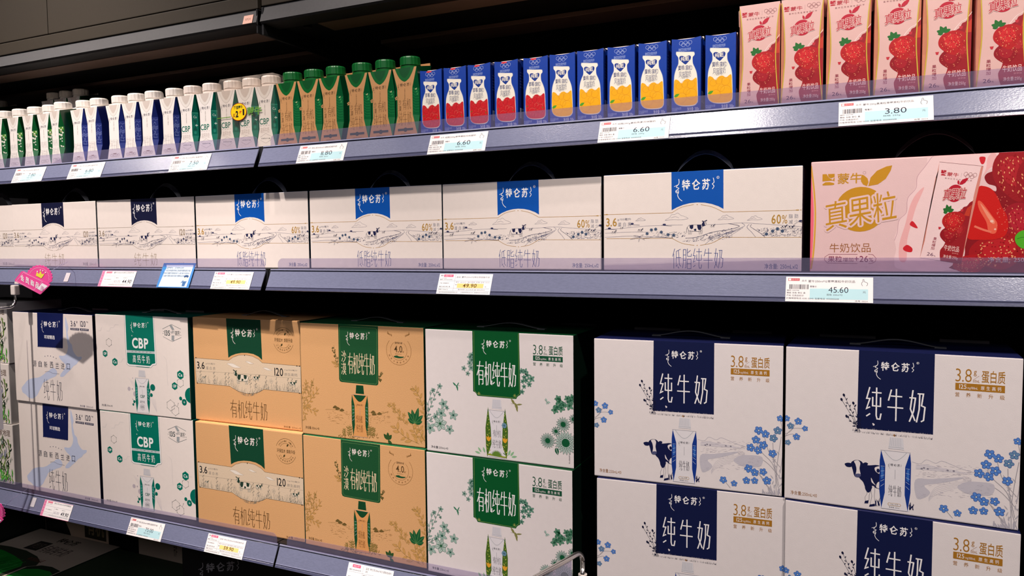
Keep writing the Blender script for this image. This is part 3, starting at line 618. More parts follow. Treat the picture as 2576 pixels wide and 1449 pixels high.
    X, Y = P((1463, 1420)); m.text('国家认证有机产品', (X - .009, Y + .001), (X + .009, Y - .001), (70, 70, 76), 3, mm=True, rot=-PI / 2)
    return m

# --- kraft ten-pack, desert organic
def art_desert():
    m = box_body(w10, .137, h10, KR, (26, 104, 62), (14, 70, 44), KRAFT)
    H = homog([(1078, 255), (2268, 315), (1113, 1338), (2290, 1481)], [(0, h10), (w10, h10), (0, 0), (w10, 0)])
    m.frame(front(), H); P = H; m.clip = (0.0003, w10 - .0003, .0003, h10)
    g = (26, 82, 46); br = (140, 98, 50)
    m.poly([(1451, 275), (1834, 297), (1840, 850), (1836, 866), (1822, 873), (1488, 838), (1470, 830), (1463, 810)], g, 2)
    m.line([(1462, 310), (1468, 298), (1808, 317), (1822, 330), (1826, 848), (1815, 860), (1492, 826), (1475, 806), (1462, 310)], .0004, (110, 150, 90), 3)
    logo(m, P((1522, 345))[0], P((1560, 355))[1], P((1745, 355))[0], P((1560, 420))[1], CREAM, 3)
    m.tall('沙', (1484, 530), (1530, 645), .0011, (240, 214, 176), 3); m.tall('漠', (1484, 648), (1530, 768), .0011, (240, 214, 176), 3)
    m.tall('有机纯牛奶', (1545, 552), (1806, 778), .0011, (240, 214, 176), 3, .08)
    X, Y = P((2033, 535)); m.ring((X, Y), .0225, .0005, br, 2, 40, mm=True, a0=2.4, a1=2 * PI + .75); m.ring((X, Y), .0150, .0004, br, 2, 30, mm=True, a0=2.2, a1=2 * PI + .9)
    m.text('4.0', (1990, 485), (2068, 555), (90, 66, 36), 3, .006); m.text('g', (2070, 540), (2082, 556), br, 3); m.text('营养新升级', (1995, 448), (2068, 474), (90, 66, 36), 3); m.text('蛋白质/100mL', (2000, 562), (2062, 574), br, 3)
    m.blob([(1985, 592), (2015, 582), (2040, 592), (2085, 596), (2060, 608), (2015, 606)], g, 3)
    for k, ch in enumerate('国家沙漠绿洲奶源'):
        t = PI + .45 + (PI - .9) * k / 7; xx, yy = X + .0188 * math.cos(t), Y + .0188 * math.sin(t); m.text(ch, (xx - .0013, yy + .0013), (xx + .0013, yy - .0013), br, 3, mm=True, rot=t + PI / 2)
    for sg in (1, -1):
        for k in range(5): leaf(m, X + sg * (.0125 + .0016 * k), Y + .0215 + .001 * k, PI / 2 - sg * (.1 + .3 * k % 1.2), .0042, .0012, br, 3)
    # plants
    ol = (150, 122, 62)
    for p_, nl, ll in (([(1113, 1100), (1190, 1010), (1270, 900)], 10, .009), ([(1105, 1010), (1130, 900), (1150, 820)], 8, .006), ([(1110, 1050), (1170, 960), (1220, 800)], 10, .0055), ([(1112, 1060), (1180, 1100), (1255, 1130)], 8, .009), ([(1113, 1110), (1140, 1160), (1130, 1210)], 5, .006)): sprig(m, [P(q) for q in p_], .0004, ol, nl, ll, ll * .36, (214, 158, 92), 2, True, nl)
    for k in range(40): X, Y = P((R.gauss(1195, 16) + (0 if k % 2 else -55), R.uniform(800, 950) + (30 if k % 2 else 60))); m.ring((X, Y), .0011, .0003, ol, 3, 8, mm=True)
    for p_, nl in (([(1455, 690), (1425, 600), (1410, 480)], 10), ([(1458, 640), (1420, 560), (1390, 510)], 5)): sprig(m, [P(q) for q in p_], .0004, (92, 84, 40), nl, .0044, .0020, (92, 84, 40), 1, False, nl)
    sprig(m, [P((1460, 700)), P((1430, 670)), P((1415, 640))], .0003, ol, 6, .007, .003, (206, 156, 92), 1, True, 3)
    for tip in ((1880, 740), (1868, 830)): sprig(m, [P((1838, 800)), P(tip)], .0004, (92, 84, 40), 7, .0042, .0018, (92, 84, 40), 1, False, 2)
    for p_, nl, ll in (([(2285, 1200), (2240, 1000), (2160, 880)], 12, .010), ([(2230, 1440), (2080, 1360), (1990, 1260)], 8, .013), ([(2260, 1440), (2180, 1300), (2170, 1180)], 8, .013), ([(2285, 1420), (2240, 1330), (2210, 1220)], 7, .012), ([(2100, 1250), (2030, 1150), (1940, 1050)], 6, .007)): sprig(m, [P(q) for q in p_], .0005, ol, nl, ll, ll * .36, (220, 164, 96), 2, True, nl)
    for cx, cy in ((1945, 1060), (1990, 1100), (2035, 1120), (2040, 1190), (2085, 1160), (2110, 1230), (1985, 1060)): X, Y = P((cx, cy)); petals(m, X, Y, .0042, 5, (222, 166, 98), ol, 3, cx * .1, None, .5)
    for an, l_ in ((1.3, .026), (.75, .020), (2.2, .021), (1.8, .022), (.3, .014), (2.7, .014)): X, Y = P((2190, 1240)); leaf(m, X, Y, an, l_, .0075, (24, 92, 50), 5, (90, 140, 80))
    for an, l_ in ((2.3, .012), (1.6, .012), (.9, .011)): X, Y = P((1935, 1400)); leaf(m, X, Y, an, l_, .006, (50, 84, 40), 5)
    X, Y = P((1935, 1400)); leaf(m, X, Y, -.9, .012, .006, (50, 84, 40), 5)
    # oasis sketch
    for k in range(170):
        sd = R.random() < .5; x = R.uniform(1340, 1580) if sd else R.uniform(1740, 1940); y = R.uniform(1110, 1250); d = R.uniform(6, 24)
        if abs(y - 1175) < 70 * R.random() + 10: m.line([(x, y), (x + d, y + R.uniform(-2, 6))], .0003, (176, 132, 74) if R.random() < .6 else (130, 98, 50), 2)
    for cx, cy in ((1425, 1080), (1450, 1095), (1490, 1110), (1790, 1130), (1850, 1145), (1800, 1150)): m.blob([(cx - 22, cy + 8), (cx, cy - 14), (cx + 24, cy + 6), (cx, cy + 14)], (112, 90, 46), 3)
    m.curve([(1330, 1105), (1440, 1110), (1570, 1160)], .0003, ol, 3); m.curve([(1740, 1130), (1840, 1145), (1940, 1130)], .0003, ol, 3)
    a = P((1595, 1375)); b = P((1735, 885)); carton_pic(m, a[0], a[1] + .002, b[0] - a[0], b[1] - a[1], (22, 78, 44), (40, 110, 60), (228, 160, 96), (16, 74, 40), (90, 60, 34), 4)
    m.tall('有机', P((1652, 1160)), P((1690, 1240)), .0004, (140, 90, 44), 9, .1, mm=True); m.tall('沙漠', P((1626, 1158)), P((1650, 1235)), .0003, (140, 90, 44), 9, .1, mm=True); m.tall('纯牛奶', P((1630, 1246)), P((1694, 1330)), .0004, (140, 90, 44), 9, .1, mm=True)
    for cx in (1520, 1560, 1580, 1745, 1765, 1790): sprig(m, [P((cx, 1370)), P((cx + (-10 if cx < 1600 else 10), 1200 + abs(cx - 1660) * .6))], .0004, (110, 104, 48), 9, .0055, .0018, (150, 124, 64), 6, False, cx)
    for k in range(60): X, Y = P((R.uniform(1460, 1840), R.uniform(1350, 1395))); leaf(m, X, Y, R.uniform(0, 3.1), .0035, .0012, (150, 112, 60), 3)
    m.text('净含量:250mL×10', (1140, 1262), (1274, 1306), (104, 76, 44), 3)
    return m

# --- kraft twelve-pack with pale landscape band
def art_kraft():
    w = .2398; h = .1864
    m = box_body(w, .137, h, KR, (230, 170, 110), (10, 78, 60), KRAFT, .002)
    H = homog([(61, 225), (1078, 262), (76, 1205), (1113, 1312)], [(0, h), (w, h), (0, 0), (w, 0)])
    m.frame(front(), H); P = H; m.clip = (0.0003, w - .0003, .0003, h - .0004)
    g = (10, 68, 44); br = (70, 56, 40)
    m.poly([(383, 236), (708, 252), (724, 628), (690, 596), (640, 572), (585, 562), (525, 562), (470, 572), (430, 588), (401, 608)], g, 2)
    logo(m, P((425, 325))[0], P((468, 335))[1], P((672, 335))[0], P((468, 408))[1], CREAM, 3)
    band = [(78, 612), (405, 634)] + [(445, 604), (500, 584), (560, 580), (630, 592), (690, 622), (725, 655)] + [(1092, 684), (1098, 942), (740, 908)] + [(700, 932), (640, 950), (570, 950), (500, 930), (450, 905), (412, 880)] + [(92, 852)]
    m.poly(band, (226, 202, 174), 1); m.line(band, .0005, br, 2, True)
    X, Y = P((557, 585)); m.ell((X, Y), .001, .001, br, 3, mm=True); X, Y = P((600, 950)); m.ell((X, Y), .001, .001, br, 3, mm=True)
    for p_ in ((1055, 682), (1080, 684), (90, 610), (100, 852), (1080, 942)): m.ell(p_, .0014, .001, br, 3)
    m.text('3.6', (98, 645), (172, 718), (28, 30, 34), 3, .01); m.text('120', (840, 700), (925, 782), (28, 30, 34), 3, .008)
    m.text('g/100毫升', (182, 655), (275, 680), (150, 140, 130), 3); m.text('蛋白质', (185, 692), (275, 728), (150, 140, 130), 3, space=.3); m.text('mg/100毫升', (935, 712), (1060, 736), (150, 140, 130), 3); m.text('原生高钙', (935, 748), (1060, 785), (150, 140, 130), 3)
    for cx, cy, k in ((455, 685, .016), (605, 655, .009), (775, 715, .010)):
        X, Y = P((cx, cy)); q = smooth([(X - k, Y + .2 * k), (X - .2 * k, Y + .25 * k), (X + .5 * k, Y), (X + k, Y - .15 * k), (X, Y - .2 * k), (X - .6 * k, Y)], 3, True); m.raw(q, [tuple(range(len(q)))], (240, 228, 214), 2); m.line(q, .0003, (170, 150, 130), 3, True, mm=True)
    m.curve([(90, 740), (250, 745), (450, 755), (700, 770), (900, 790), (1090, 800)], .0003, (120, 110, 100), 2)
    rr = random.Random(9); gc = (130, 124, 112)
    for k in range(300):
        x = rr.uniform(92, 1090); t = (x - 92) / 1000; yb = 850 + 92 * t if not 412 < x < 740 else 848 + 92 * math.sin(PI * (x - 412) / 328) + 40 * (x - 412) / 328 + 20
        X, Y = P((x, yb)); an = rr.uniform(1.0, 2.1); l_ = rr.uniform(.004, .016) * (1 if rr.random() < .5 else .6); m.line([(X, Y + .001), (X + l_ * math.cos(an), Y + l_ * math.sin(an))], .0003, gc if rr.random() < .7 else (150, 138, 120), 2, mm=True)
    for x in (260, 370, 400, 760, 860, 970, 1010, 130, 610, 660):
        t = (x - 92) / 1000; X, Y = P((x, 850 + 92 * t)); sprig(m, [(X, Y), (X + .001, Y + .012), (X + .0005, Y + .024)], .0003, gc, 7, .0035, .0012, gc, 3, False, x)
    for cx, cy in ((272, 830), (432, 830), (810, 830), (660, 885)): X, Y = P((cx, cy)); petals(m, X, Y, .0045, 5, (228, 206, 180), gc, 3, .2, None, .7)
    cd = (34, 60, 48); cowside(m, *P((596, 865)), .029, cd, (232, 216, 196), 4, -1); cowside(m, *P((636, 828)), .014, cd, (232, 216, 196), 3); cowside(m, *P((985, 878)), .014, cd, (232, 216, 196), 3); cowside(m, *P((148, 812)), .008, cd, (232, 216, 196), 3)
    m.tall('有机纯牛奶', (415, 1008), (775, 1218), .0010, (96, 66, 30), 3, .14)
    X, Y = P((925, 440)); m.ring((X, Y), .0215, .0005, (110, 84, 44), 2, 40, mm=True, a0=.35, a1=PI - .35); m.ring((X, Y), .0215, .0005, (110, 84, 44), 2, 40, mm=True, a0=PI + .35, a1=2 * PI - .35); m.ring((X, Y), .0135, .0004, (110, 84, 44), 2, 30, mm=True, a0=.5, a1=PI - .5); m.ring((X, Y), .0135, .0004, (110, 84, 44), 2, 30, mm=True, a0=PI + .5, a1=2 * PI - .5)
    m.text('环保如木 焕新升级', (840, 418), (1012, 464), (90, 66, 34), 3)
    for k, ch in enumerate('ORGANIC MILK'):
        t = PI - .6 - (PI - 1.2) * k / 11
        if ch != ' ': m.text(ch, (X + .0172 * math.cos(t) - .0011, Y + .0172 * math.sin(t) + .0013), (X + .0172 * math.cos(t) + .0011, Y + .0172 * math.sin(t) - .0013), (110, 84, 44), 3, mm=True, rot=t - PI / 2)
    for k, ch in enumerate('只选有机好奶源头'):
        t = PI + .6 + (PI - 1.2) * k / 7; m.text(ch, (X + .0172 * math.cos(t) - .0015, Y + .0172 * math.sin(t) + .0015), (X + .0172 * math.cos(t) + .0015, Y + .0172 * math.sin(t) - .0015), (110, 84, 44), 3, mm=True, rot=t + PI / 2)
    leaf(m, X + .002, Y + .008, .9 - PI, -.006, .003, (70, 62, 30), 3); leaf(m, X - .002, Y - .006, .9, -.006, .003, (70, 62, 30), 3)
    m.text('净含量 250mLx12', (930, 1256), (1100, 1294), (150, 110, 66), 3)
    return m

# --- imported milk twelve-pack
def art_island():
    w, h = .2443, hk
    m = box_body(w, .137, h, CREAM, (22, 32, 78), (14, 18, 50))
    H = homog([(80, 118), (652, 148), (120, 762), (690, 832)], [(0, h), (w, h), (0, 0), (w, 0)])
    m.frame(front(), H); P = H; m.clip = (0.0003, w - .0003, .0003, h)
    pale = (202, 210, 234)
    m.blob([(160, 690), (157, 670), (180, 640), (200, 615), (240, 600), (270, 598), (300, 585), (330, 560), (350, 548), (362, 535), (385, 528), (405, 545), (410, 570), (395, 590), (365, 602), (335, 620), (310, 635), (300, 660), (285, 690), (272, 720), (255, 738), (235, 750), (205, 740), (190, 722), (165, 705)], pale, 1, 2)
    m.blob([(462, 158), (474, 190), (486, 240), (480, 270), (488, 310), (494, 340), (512, 360), (518, 395), (530, 420), (545, 440), (560, 448), (582, 446), (580, 465), (560, 480), (548, 500), (525, 515), (505, 540), (480, 565), (455, 590), (432, 590), (436, 570), (455, 545), (470, 520), (466, 500), (445, 480), (425, 455), (424, 438), (450, 440), (470, 430), (482, 400), (484, 370), (478, 340), (472, 300), (470, 260), (463, 220)], pale, 1, 2)
    m.poly([(260, 128), (446, 138), (448, 384), (268, 372)], (20, 30, 82), 2)
    for k in range(24): x = 270 + 7.5 * k; X, Y = P((x, 373 + k * .45)); m.raw([(X - .0017, Y + .001), (X + .0017, Y + .001), (X, Y - .0018)], [(0, 1, 2)], (20, 30, 82), 2)
    logo(m, P((285, 180))[0], P((305, 188))[1], P((418, 188))[0], P((305, 230))[1], FWHITE, 3)
    m.text('环球精选', (313, 288), (390, 322), FWHITE, 3, .015)
    m.text('3.6', (500, 186), (538, 230), (60, 60, 80), 3, .01); m.text('g', (541, 190), (550, 205), (60, 60, 80), 3); m.text('120', (568, 188), (608, 232), (60, 60, 80), 3, .01); m.text('mg', (611, 192), (625, 204), (60, 60, 80), 3)
    m.poly([(500, 238), (562, 242), (562, 258), (500, 253)], (40, 44, 76), 3); m.poly([(568, 242), (630, 247), (630, 263), (568, 258)], (40, 44, 76), 3)
    m.text('优质蛋白质', (505, 241), (558, 254), WHITE, 4); m.text('原生高钙', (574, 246), (625, 259), WHITE, 4)
    for ch, x, y in zip('源自新西兰进口', (250, 288, 328, 370, 410, 450, 490), (497, 500, 504, 508, 512, 516, 520)): m.text(ch, (x - 14, y - 25), (x + 12, y + 22), (36, 38, 60), 3)
    for k in range(5): m.ell((321 + 20 * k, 443 - 8 * math.sin(k * .9) + 3 * k), .001, .001, (60, 60, 90), 3)
    m.curve([(322, 556), (350, 553), (380, 566), (425, 571)], .0005, (60, 60, 90), 3)
    m.tall('纯牛奶', (312, 606), (452, 772), .0010, (34, 36, 60), 3, .25)
    m.text('净含量: 250mLx12', (575, 792), (670, 818), (130, 124, 140), 3)
    return m

# --- teal calcium ten-pack
def hexa(a, x, y, r, fill=None, line=None, lw=.0004, L=2, rot=PI / 6):
    q = [(x + r * math.cos(rot + PI / 3 * k), y + r * math.sin(rot + PI / 3 * k)) for k in range(6)]
    if fill: a.raw(q, [tuple(range(6))], fill, L)
    if line:
        a.line(q, lw, line, L, True, mm=True)
        for p in q: a.ell(p, lw * 1.6, lw * 1.6, line, L + 1, 0, 8, mm=True)
def art_teal():
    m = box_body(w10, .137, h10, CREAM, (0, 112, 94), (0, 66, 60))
    H = homog([(38, 41), (1243, 100), (101, 1291), (1307, 1430)], [(0, h10), (w10, h10), (0, 0), (w10, 0)])
    m.frame(front(), H); P = H; m.clip = (0.0003, w10 - .0003, .0003, h10)
    dk = (60, 76, 78); K = .000197
    m.poly([(425, 60), (800, 80), (845, 690), (838, 708), (800, 712), (775, 742), (490, 715), (465, 690), (450, 520)], (250, 246, 244), 1)
    m.line([(420, 60), (446, 520), (460, 695), (488, 720), (778, 748), (804, 716), (842, 712), (850, 690), (804, 80)], .0005, (120, 140, 140), 2)
    m.poly([(435, 60), (793, 78), (823, 538), (459, 515)], TEAL, 2); m.poly([(461, 545), (825, 567), (834, 690), (795, 698), (768, 725), (495, 700), (470, 680)], TEAL, 2)
    m.poly([(459, 517), (823, 541), (825, 563), (461, 540)], (190, 200, 200), 2); m.text('活性蛋白营养', (520, 524), (780, 556), (90, 110, 110), 3, space=.9); m.poly([(570, 725), (765, 740), (750, 750), (590, 735)], TEAL, 1)
    logo(m, P((500, 148))[0], P((532, 155))[1], P((728, 155))[0], P((532, 222))[1], FWHITE, 3)
    m.text('CBP', (524, 352), (742, 505), FWHITE, 3, .03); X, Y = P((524, 328)); m.line([(X - .0015, Y), (X + .0015, Y)], .0004, FWHITE, 3, mm=True); m.line([(X, Y - .0015), (X, Y + .0015)], .0004, FWHITE, 3, mm=True)
    m.text('高钙牛奶', (536, 575), (762, 696), FWHITE, 3, space=.25)
    # diamond badge
    for q in (((920, 245), (1035, 187), (1160, 250)), ((930, 343), (1050, 410), (1168, 356))): m.line(list(q), .0006, (90, 104, 108), 2)
    m.poly([(1010, 200), (1040, 195), (1075, 255), (1045, 260)], (160, 164, 166), 2); m.poly([(1040, 330), (1075, 330), (1075, 400), (1040, 395)], (160, 164, 166), 2)
    m.text('135', (948, 262), (1020, 334), dk, 3, .01); m.text('mg原生', (1024, 262), (1082, 310), (150, 156, 158), 3); m.text('高钙', (1085, 268), (1142, 335), dk, 3)
    for cx, cy in ((935, 278), (930, 302), (1150, 290), (1160, 328)): m.ell((cx, cy), .0007, .0007, dk, 3)
    for cx, cy, r_ in ((226, 414, 40), (1160, 945, 42), (1040, 1240, 52)): X, Y = P((cx, cy)); hexa(m, X, Y, r_ * K, None, dk, .0004, 2)
    X, Y = P((1100, 1305)); hexa(m, X, Y, 50 * K, None, dk, .0004, 2); m.line([(1125, 1255), (1138, 1215)], .0004, dk, 2); m.ell((1138, 1213), .0007, .0007, dk, 2)
    for cx, cy, r_, t in ((177, 557, 36, 'CBP'), (306, 668, 40, 'Ca'), (1160, 843, 44, 'Ca'), (1088, 988, 38, 'CBP')): X, Y = P((cx, cy)); hexa(m, X, Y, r_ * K, TEAL, None, 0, 3, PI / 6); m.text(t, (X - r_ * K * .55, Y + r_ * K * .35), (X + r_ * K * .55, Y - r_ * K * .35), FWHITE, 4, .02, mm=True)
    for cx, cy, r_ in ((1300, 1112, 72), (1216, 1200, 30), (1168, 1150, 18), (802, 1005, 32), (755, 1042, 18), (786, 1104, 18), (758, 1126, 12), (565, 1188, 14), (552, 1225, 12)): m.ell((cx, cy), r_ * K, r_ * K, (0, 112, 94), 3)
    for q in (((1300, 1112), (1216, 1200)), ((1216, 1200), (1168, 1150)), ((802, 1005), (755, 1042)), ((755, 1042), (786, 1104)), ((786, 1104), (758, 1126)), ((565, 1188), (552, 1225)), ((565, 1188), (540, 1150)), ((565, 1188), (600, 1180))): m.line(list(q), .0009, (0, 112, 94), 3)
    X, Y = P((1216, 1200)); m.line([(X - .0022, Y), (X + .0022, Y)], .0007, WHITE, 5, mm=True); m.line([(X, Y - .0022), (X, Y + .0022)], .0007, WHITE, 5, mm=True)
    gy = (206, 200, 200)
    for p_ in ([(195, 266), (232, 266), (245, 222), (285, 222)], [(285, 222), (305, 182), (350, 186)], [(350, 668), (392, 672), (408, 630), (440, 632)], [(78, 260), (115, 262), (130, 215)], [(60, 66), (105, 66)], [(940, 600), (975, 640), (985, 740), (990, 860), (1000, 980)], [(1110, 1040), (1140, 1095)], [(1185, 845), (1240, 850)]): m.line(p_, .0004, gy, 1)
    for k in range(9): m.line([(480 + 12 * k, 870 + 10 * k), (560 + 8 * k, 1010 + 6 * k)], .0003, (216, 208, 210), 1); m.line([(760 + 10 * k, 1130 + 4 * k), (840 + 3 * k, 1290 + 6 * k)], .0003, (216, 208, 210), 1)
    for cx, cy, r_ in ((575, 1088, 26), (538, 1022, 9), (540, 880, 6), (495, 1020, 20)): m.ell((cx, cy), r_ * K, r_ * K, (196, 184, 190), 1)
    a = P((592, 1325)); b = P((745, 782)); carton_pic(m, a[0], a[1], b[0] - a[0], b[1] - a[1], (0, 112, 94), (40, 150, 130), (236, 230, 230), (216, 212, 214), (60, 60, 66), 2)
    m.text('CBP', (640, 1098), (702, 1142), (0, 96, 82), 8, .01); m.text('高钙牛奶', (640, 1172), (702, 1212), (150, 150, 156), 8)
    X, Y = P((672, 1258)); m.raw([(X - .0062, Y + .004), (X, Y + .007), (X + .0062, Y + .004), (X + .0062, Y - .004), (X, Y - .007), (X - .0062, Y - .004)], [tuple(range(6))], (216, 210, 212), 7); m.text('135', (X - .004, Y + .002), (X + .004, Y - .002), dk, 8, mm=True)
    m.text('净含量:250mL×10', (138, 1212), (280, 1258), (110, 108, 114), 3)
    return m

# --- strawberries for the pink packs
RED = (208, 26, 34)
def berry(a, x, y, rx, ry, rot=0.0, col=RED, L=2, seeds=40, rr=R, top=True):
    c, s_ = math.cos(rot), math.sin(rot); T = lambda u, v: (x + u * rx * c - v * ry * s_, y + u * rx * s_ + v * ry * c)
    q = smooth([T(-.95, .5), T(-.5, .95), T(.3, 1), T(.95, .6), T(.95, 0), T(.5, -.7), T(0, -1.05), T(-.5, -.75), T(-.98, -.1)], 4, True)
    a.raw(q, [tuple(range(len(q)))], col, L)
    q2 = smooth([T(-.6, .45), T(-.2, .75), T(.35, .6), T(.5, .1), T(.1, -.45), T(-.45, -.2)], 4, True); a.raw(q2, [tuple(range(len(q2)))], tuple(min(255, int(v * 1.1 + 6)) for v in col), L + 1)
    for k in range(seeds):
        t = rr.uniform(0, 2 * PI); r_ = math.sqrt(rr.random()) * .86; X, Y = T(r_ * math.cos(t), r_ * math.sin(t))
        a.ell((X, Y), rx * .028, ry * .045, (240, 160, 110) if rr.random() < .5 else (150, 14, 24), L + 2, rot + rr.uniform(-.4, .4), 6, mm=True)
def fruitlogo(a, x, y, s, col, bg, L=3):
    """round fruit with leaf and three tilted characters; x,y centre, s radius"""
    a.ell((x, y), s, s * .98, col, L, 0, 32, mm=True)
    leaf(a, x + .30 * s, y + 1.0 * s, .75, 1.25 * s, .5 * s, col, L); leaf(a, x + .25 * s, y + 1.0 * s, 1.95, .55 * s, .28 * s, col, L)
    for k in range(10):
        dx, dy = .085 * s * math.cos(k * PI / 5), .085 * s * math.sin(k * PI / 5)
        a.text('真果粒', (x - 1.42 * s + dx, y + .56 * s + dy), (x + 1.42 * s + dx, y - .70 * s + dy), bg, L + 1 + .8 * k, .0, mm=True, rot=.17, shear=.12)
    a.text('真果粒', (x - 1.42 * s, y + .56 * s), (x + 1.42 * s, y - .70 * s), col, L + 10, .0, mm=True, rot=.17, shear=.12)
def pinkfront(a, w, h, L=2, rr=None):
    """print of the small strawberry carton in its own frame (0..w, 0..h)"""
    rr = rr or random.Random(4); PK = (228, 184, 176); RD = (186, 26, 44)
    xy = lambda u, v: (u * w, v * h)
    mark(a, .07 * w, .885 * h, .12 * w, RD, PK, L + 1); a.text('蒙牛', xy(.22, .925), xy(.50, .885), RD, L + 1, .012, mm=True); a.line([xy(.56, .93), xy(.56, .885)], .0002, (150, 120, 120), L + 1, mm=True)
    rings5(a, .66 * w, .922 * h, .045 * w, .008 * w, (150, 90, 90), L + 1)
    a.text('奥林匹克全球合作伙伴', xy(.18, .868), xy(.84, .852), (150, 90, 90), L + 1, mm=True, space=.4)
    q = [xy(*p) for p in ((1.0, .66), (.93, .64), (.88, .60), (.80, .585), (.76, .55), (.68, .53), (.64, .50), (.62, .44), (.5, .40), (.44, .36), (.42, .30), (.46, .25), (.52, .21), (.50, .16), (.44, .11), (.46, .05), (.50, .0), (1.0, 0))]
    q = smooth(q[:-2], 3) + [xy(.50, 0), xy(1, 0)]
    a.raw(q, [tuple(range(len(q)))], (158, 28, 36), L)
    a.raw([xy(1, .62), xy(1, .5), xy(.86, .5), xy(.9, .58)], [(0, 1, 2, 3)], (200, 60, 40), L + 1)
    berry(a, .60 * w, .275 * h, .25 * w, .085 * h, .1, (150, 20, 30), L + 1, 44, rr); berry(a, .82 * w, .34 * h, .15 * w, .07 * h, 0, (166, 30, 36), L + 2, 26, rr); berry(a, .62 * w, .42 * h, .29 * w, .105 * h, .15, (188, 30, 32), L + 4, 90, rr)
    for t, l_ in ((.4, .16), (1.2, .15), (2.0, .17), (2.8, .15), (3.4, .12)): leaf(a, .42 * w, .52 * h, t, l_ * w, .09 * w, (40, 110, 44), L + 6)
    for px, py in ((.74, .56), (.26, .35)): a.raw([xy(px, py), xy(px + .08, py), xy(px + .06, py - .025), xy(px + .02, py - .025)], [(0, 1, 2, 3)], (200, 50, 60), L + 3)
    a.line(smooth([xy(1, .68), xy(.88, .62), xy(.78, .60), xy(.66, .545), xy(.60, .50)], 4), .012 * w, (255, 226, 220), L + 1, mm=True)
    fruitlogo(a, .50 * w, .715 * h, .20 * w, (190, 24, 48), PK, L + 4)
    a.text('牛奶饮品', xy(.52, .175), xy(.90, .115), (255, 214, 206), L + 8, .004, mm=True); a.text('净含量:250g', xy(.54, .072), xy(.90, .030), (255, 214, 206), L + 8, mm=True); a.text('草莓味', xy(.74, .105), xy(.90, .09), (240, 150, 140), L + 8, mm=True)
    for k, ch in enumerate('果粒增加'): a.text(ch, xy(.20, .235 - .034 * k), xy(.29, .205 - .034 * k), (150, 30, 60), L + 2, .006, mm=True)
    a.text('26', xy(.14, .070), xy(.30, .034), (110, 60, 90), L + 2, mm=True); a.text('%', xy(.31, .048), xy(.36, .034), (110, 60, 90), L + 2, mm=True)
BLN = {}
def art_pink():
    w, h = .262, .1290
    PK = (238, 200, 198)
    m = box_body(w, .1, h, PK, (240, 150, 160), (250, 120, 130))
    H = homog([(960, 40), (2300, 40), (960, 1440), (2300, 1440)], [(1.4232 - 1.4254, .129), (1.53 - 1.4254, .1232), (1.4248 - 1.4254, .0024), (1.5324 - 1.4254, .003)])
    H2 = homog([(0, 20), (1524, 20), (0, 1440), (1524, 1440)], [(1.5122 - 1.4254, .139), (1.6343 - 1.4254, .1315), (1.5147 - 1.4254, .003), (1.6376 - 1.4254, .0036)])
    m.frame(front(), H); P = H; m.clip = (0.0003, w - .0003, .0003, h - .0003)
    m.blob([(970, 60), (1000, 350), (1020, 700), (1005, 1150), (975, 1440), (955, 1440), (955, 60)], (250, 110, 130), 1, 3); m.curve([(985, 90), (1025, 420), (1040, 760), (1020, 1180), (985, 1430)], .0018, (226, 170, 60), 2)
    GO = (206, 146, 34)
    a = P((1132, 345)); b = P((1292, 195)); mark(m, a[0], a[1], b[0] - a[0], GO, PK, 3)
    m.text('蒙牛', (1330, 190), (1650, 315), GO, 3, .012); m.ring(P((1680, 178)), .0015, .0003, (180, 140, 130), 3, 14, mm=True)
    X, Y = P((1625, 655)); fruitlogo(m, X, Y, .0262, GO, PK, 3)
    m.text('牛奶饮品', (1228, 1098), (1760, 1215), (168, 108, 64), 3)
    m.line([(1590, 1240), (1220, 1240), (1165, 1275), (1160, 1315), (1200, 1355), (1590, 1360)], .0004, (150, 60, 90), 3); m.line([(1730, 1240), (1790, 1245), (1830, 1290), (1825, 1330), (1780, 1358), (1730, 1360)], .0004, (150, 60, 90), 3)
    m.text('果粒', (1205, 1262), (1388, 1340), (140, 50, 84), 3, .004); m.text('增加', (1400, 1282), (1535, 1338), (140, 50, 84), 3); m.text('+26', (1550, 1262), (1728, 1340), (140, 50, 84), 3, .002); m.text('%', (1738, 1285), (1792, 1338), (140, 50, 84), 3)
    m.H = H2; P = H2
    # milk wave
    m.blob([(470, 40), (380, 200), (280, 340), (250, 470), (190, 560), (150, 620), (140, 760), (60, 850), (30, 980), (0, 1080), (20, 1200), (0, 1330), (80, 1440), (700, 1440), (900, 1200), (1000, 400), (1240, 200), (1250, 40)], (250, 214, 212), 1)
    m.blob([(350, 470), (250, 560), (180, 700), (130, 900), (60, 1130), (60, 1330), (140, 1330), (150, 1100), (200, 900), (250, 720), (300, 600)], (246, 182, 180), 2); m.curve([(480, 60), (360, 230), (270, 350), (255, 480), (170, 580), (150, 640), (140, 770), (55, 860), (35, 1000), (0, 1100)], .0005, (206, 160, 168), 3)
    m.blob([(1180, 60), (1100, 120), (1080, 240), (1050, 330), (1120, 250), (1220, 200)], (246, 186, 184), 2)
    # berries at right
    m.blob([(1255, 30), (1600, 10), (1900, 30), (1900, 1440), (700, 1440), (820, 1300), (840, 1000), (960, 600), (1000, 480), (1100, 480), (1190, 520), (1190, 460), (1100, 430), (1060, 360), (1090, 310), (1180, 270), (1240, 190)], (142, 20, 30), 3)
    for cx, cy, rx, ry, cl in ((1420, 330, 230, 330, (160, 26, 34)), (1480, 900, 180, 260, (164, 26, 40)), (1250, 1230, 340, 220, (170, 24, 30)), (1700, 500, 220, 400, (154, 22, 32)), (900, 1380, 200, 120, (180, 24, 30)), (1750, 1200, 260, 300, (168, 26, 34))):
        X, Y = P((cx, cy)); k = 8.4e-5; bl_ = 4 + .7 * len(str(cx)); berry(m, X, Y, rx * k, ry * k, .2, cl, 4 + BLN.setdefault(cx, len(BLN)) * .7, 110, random.Random(cx))
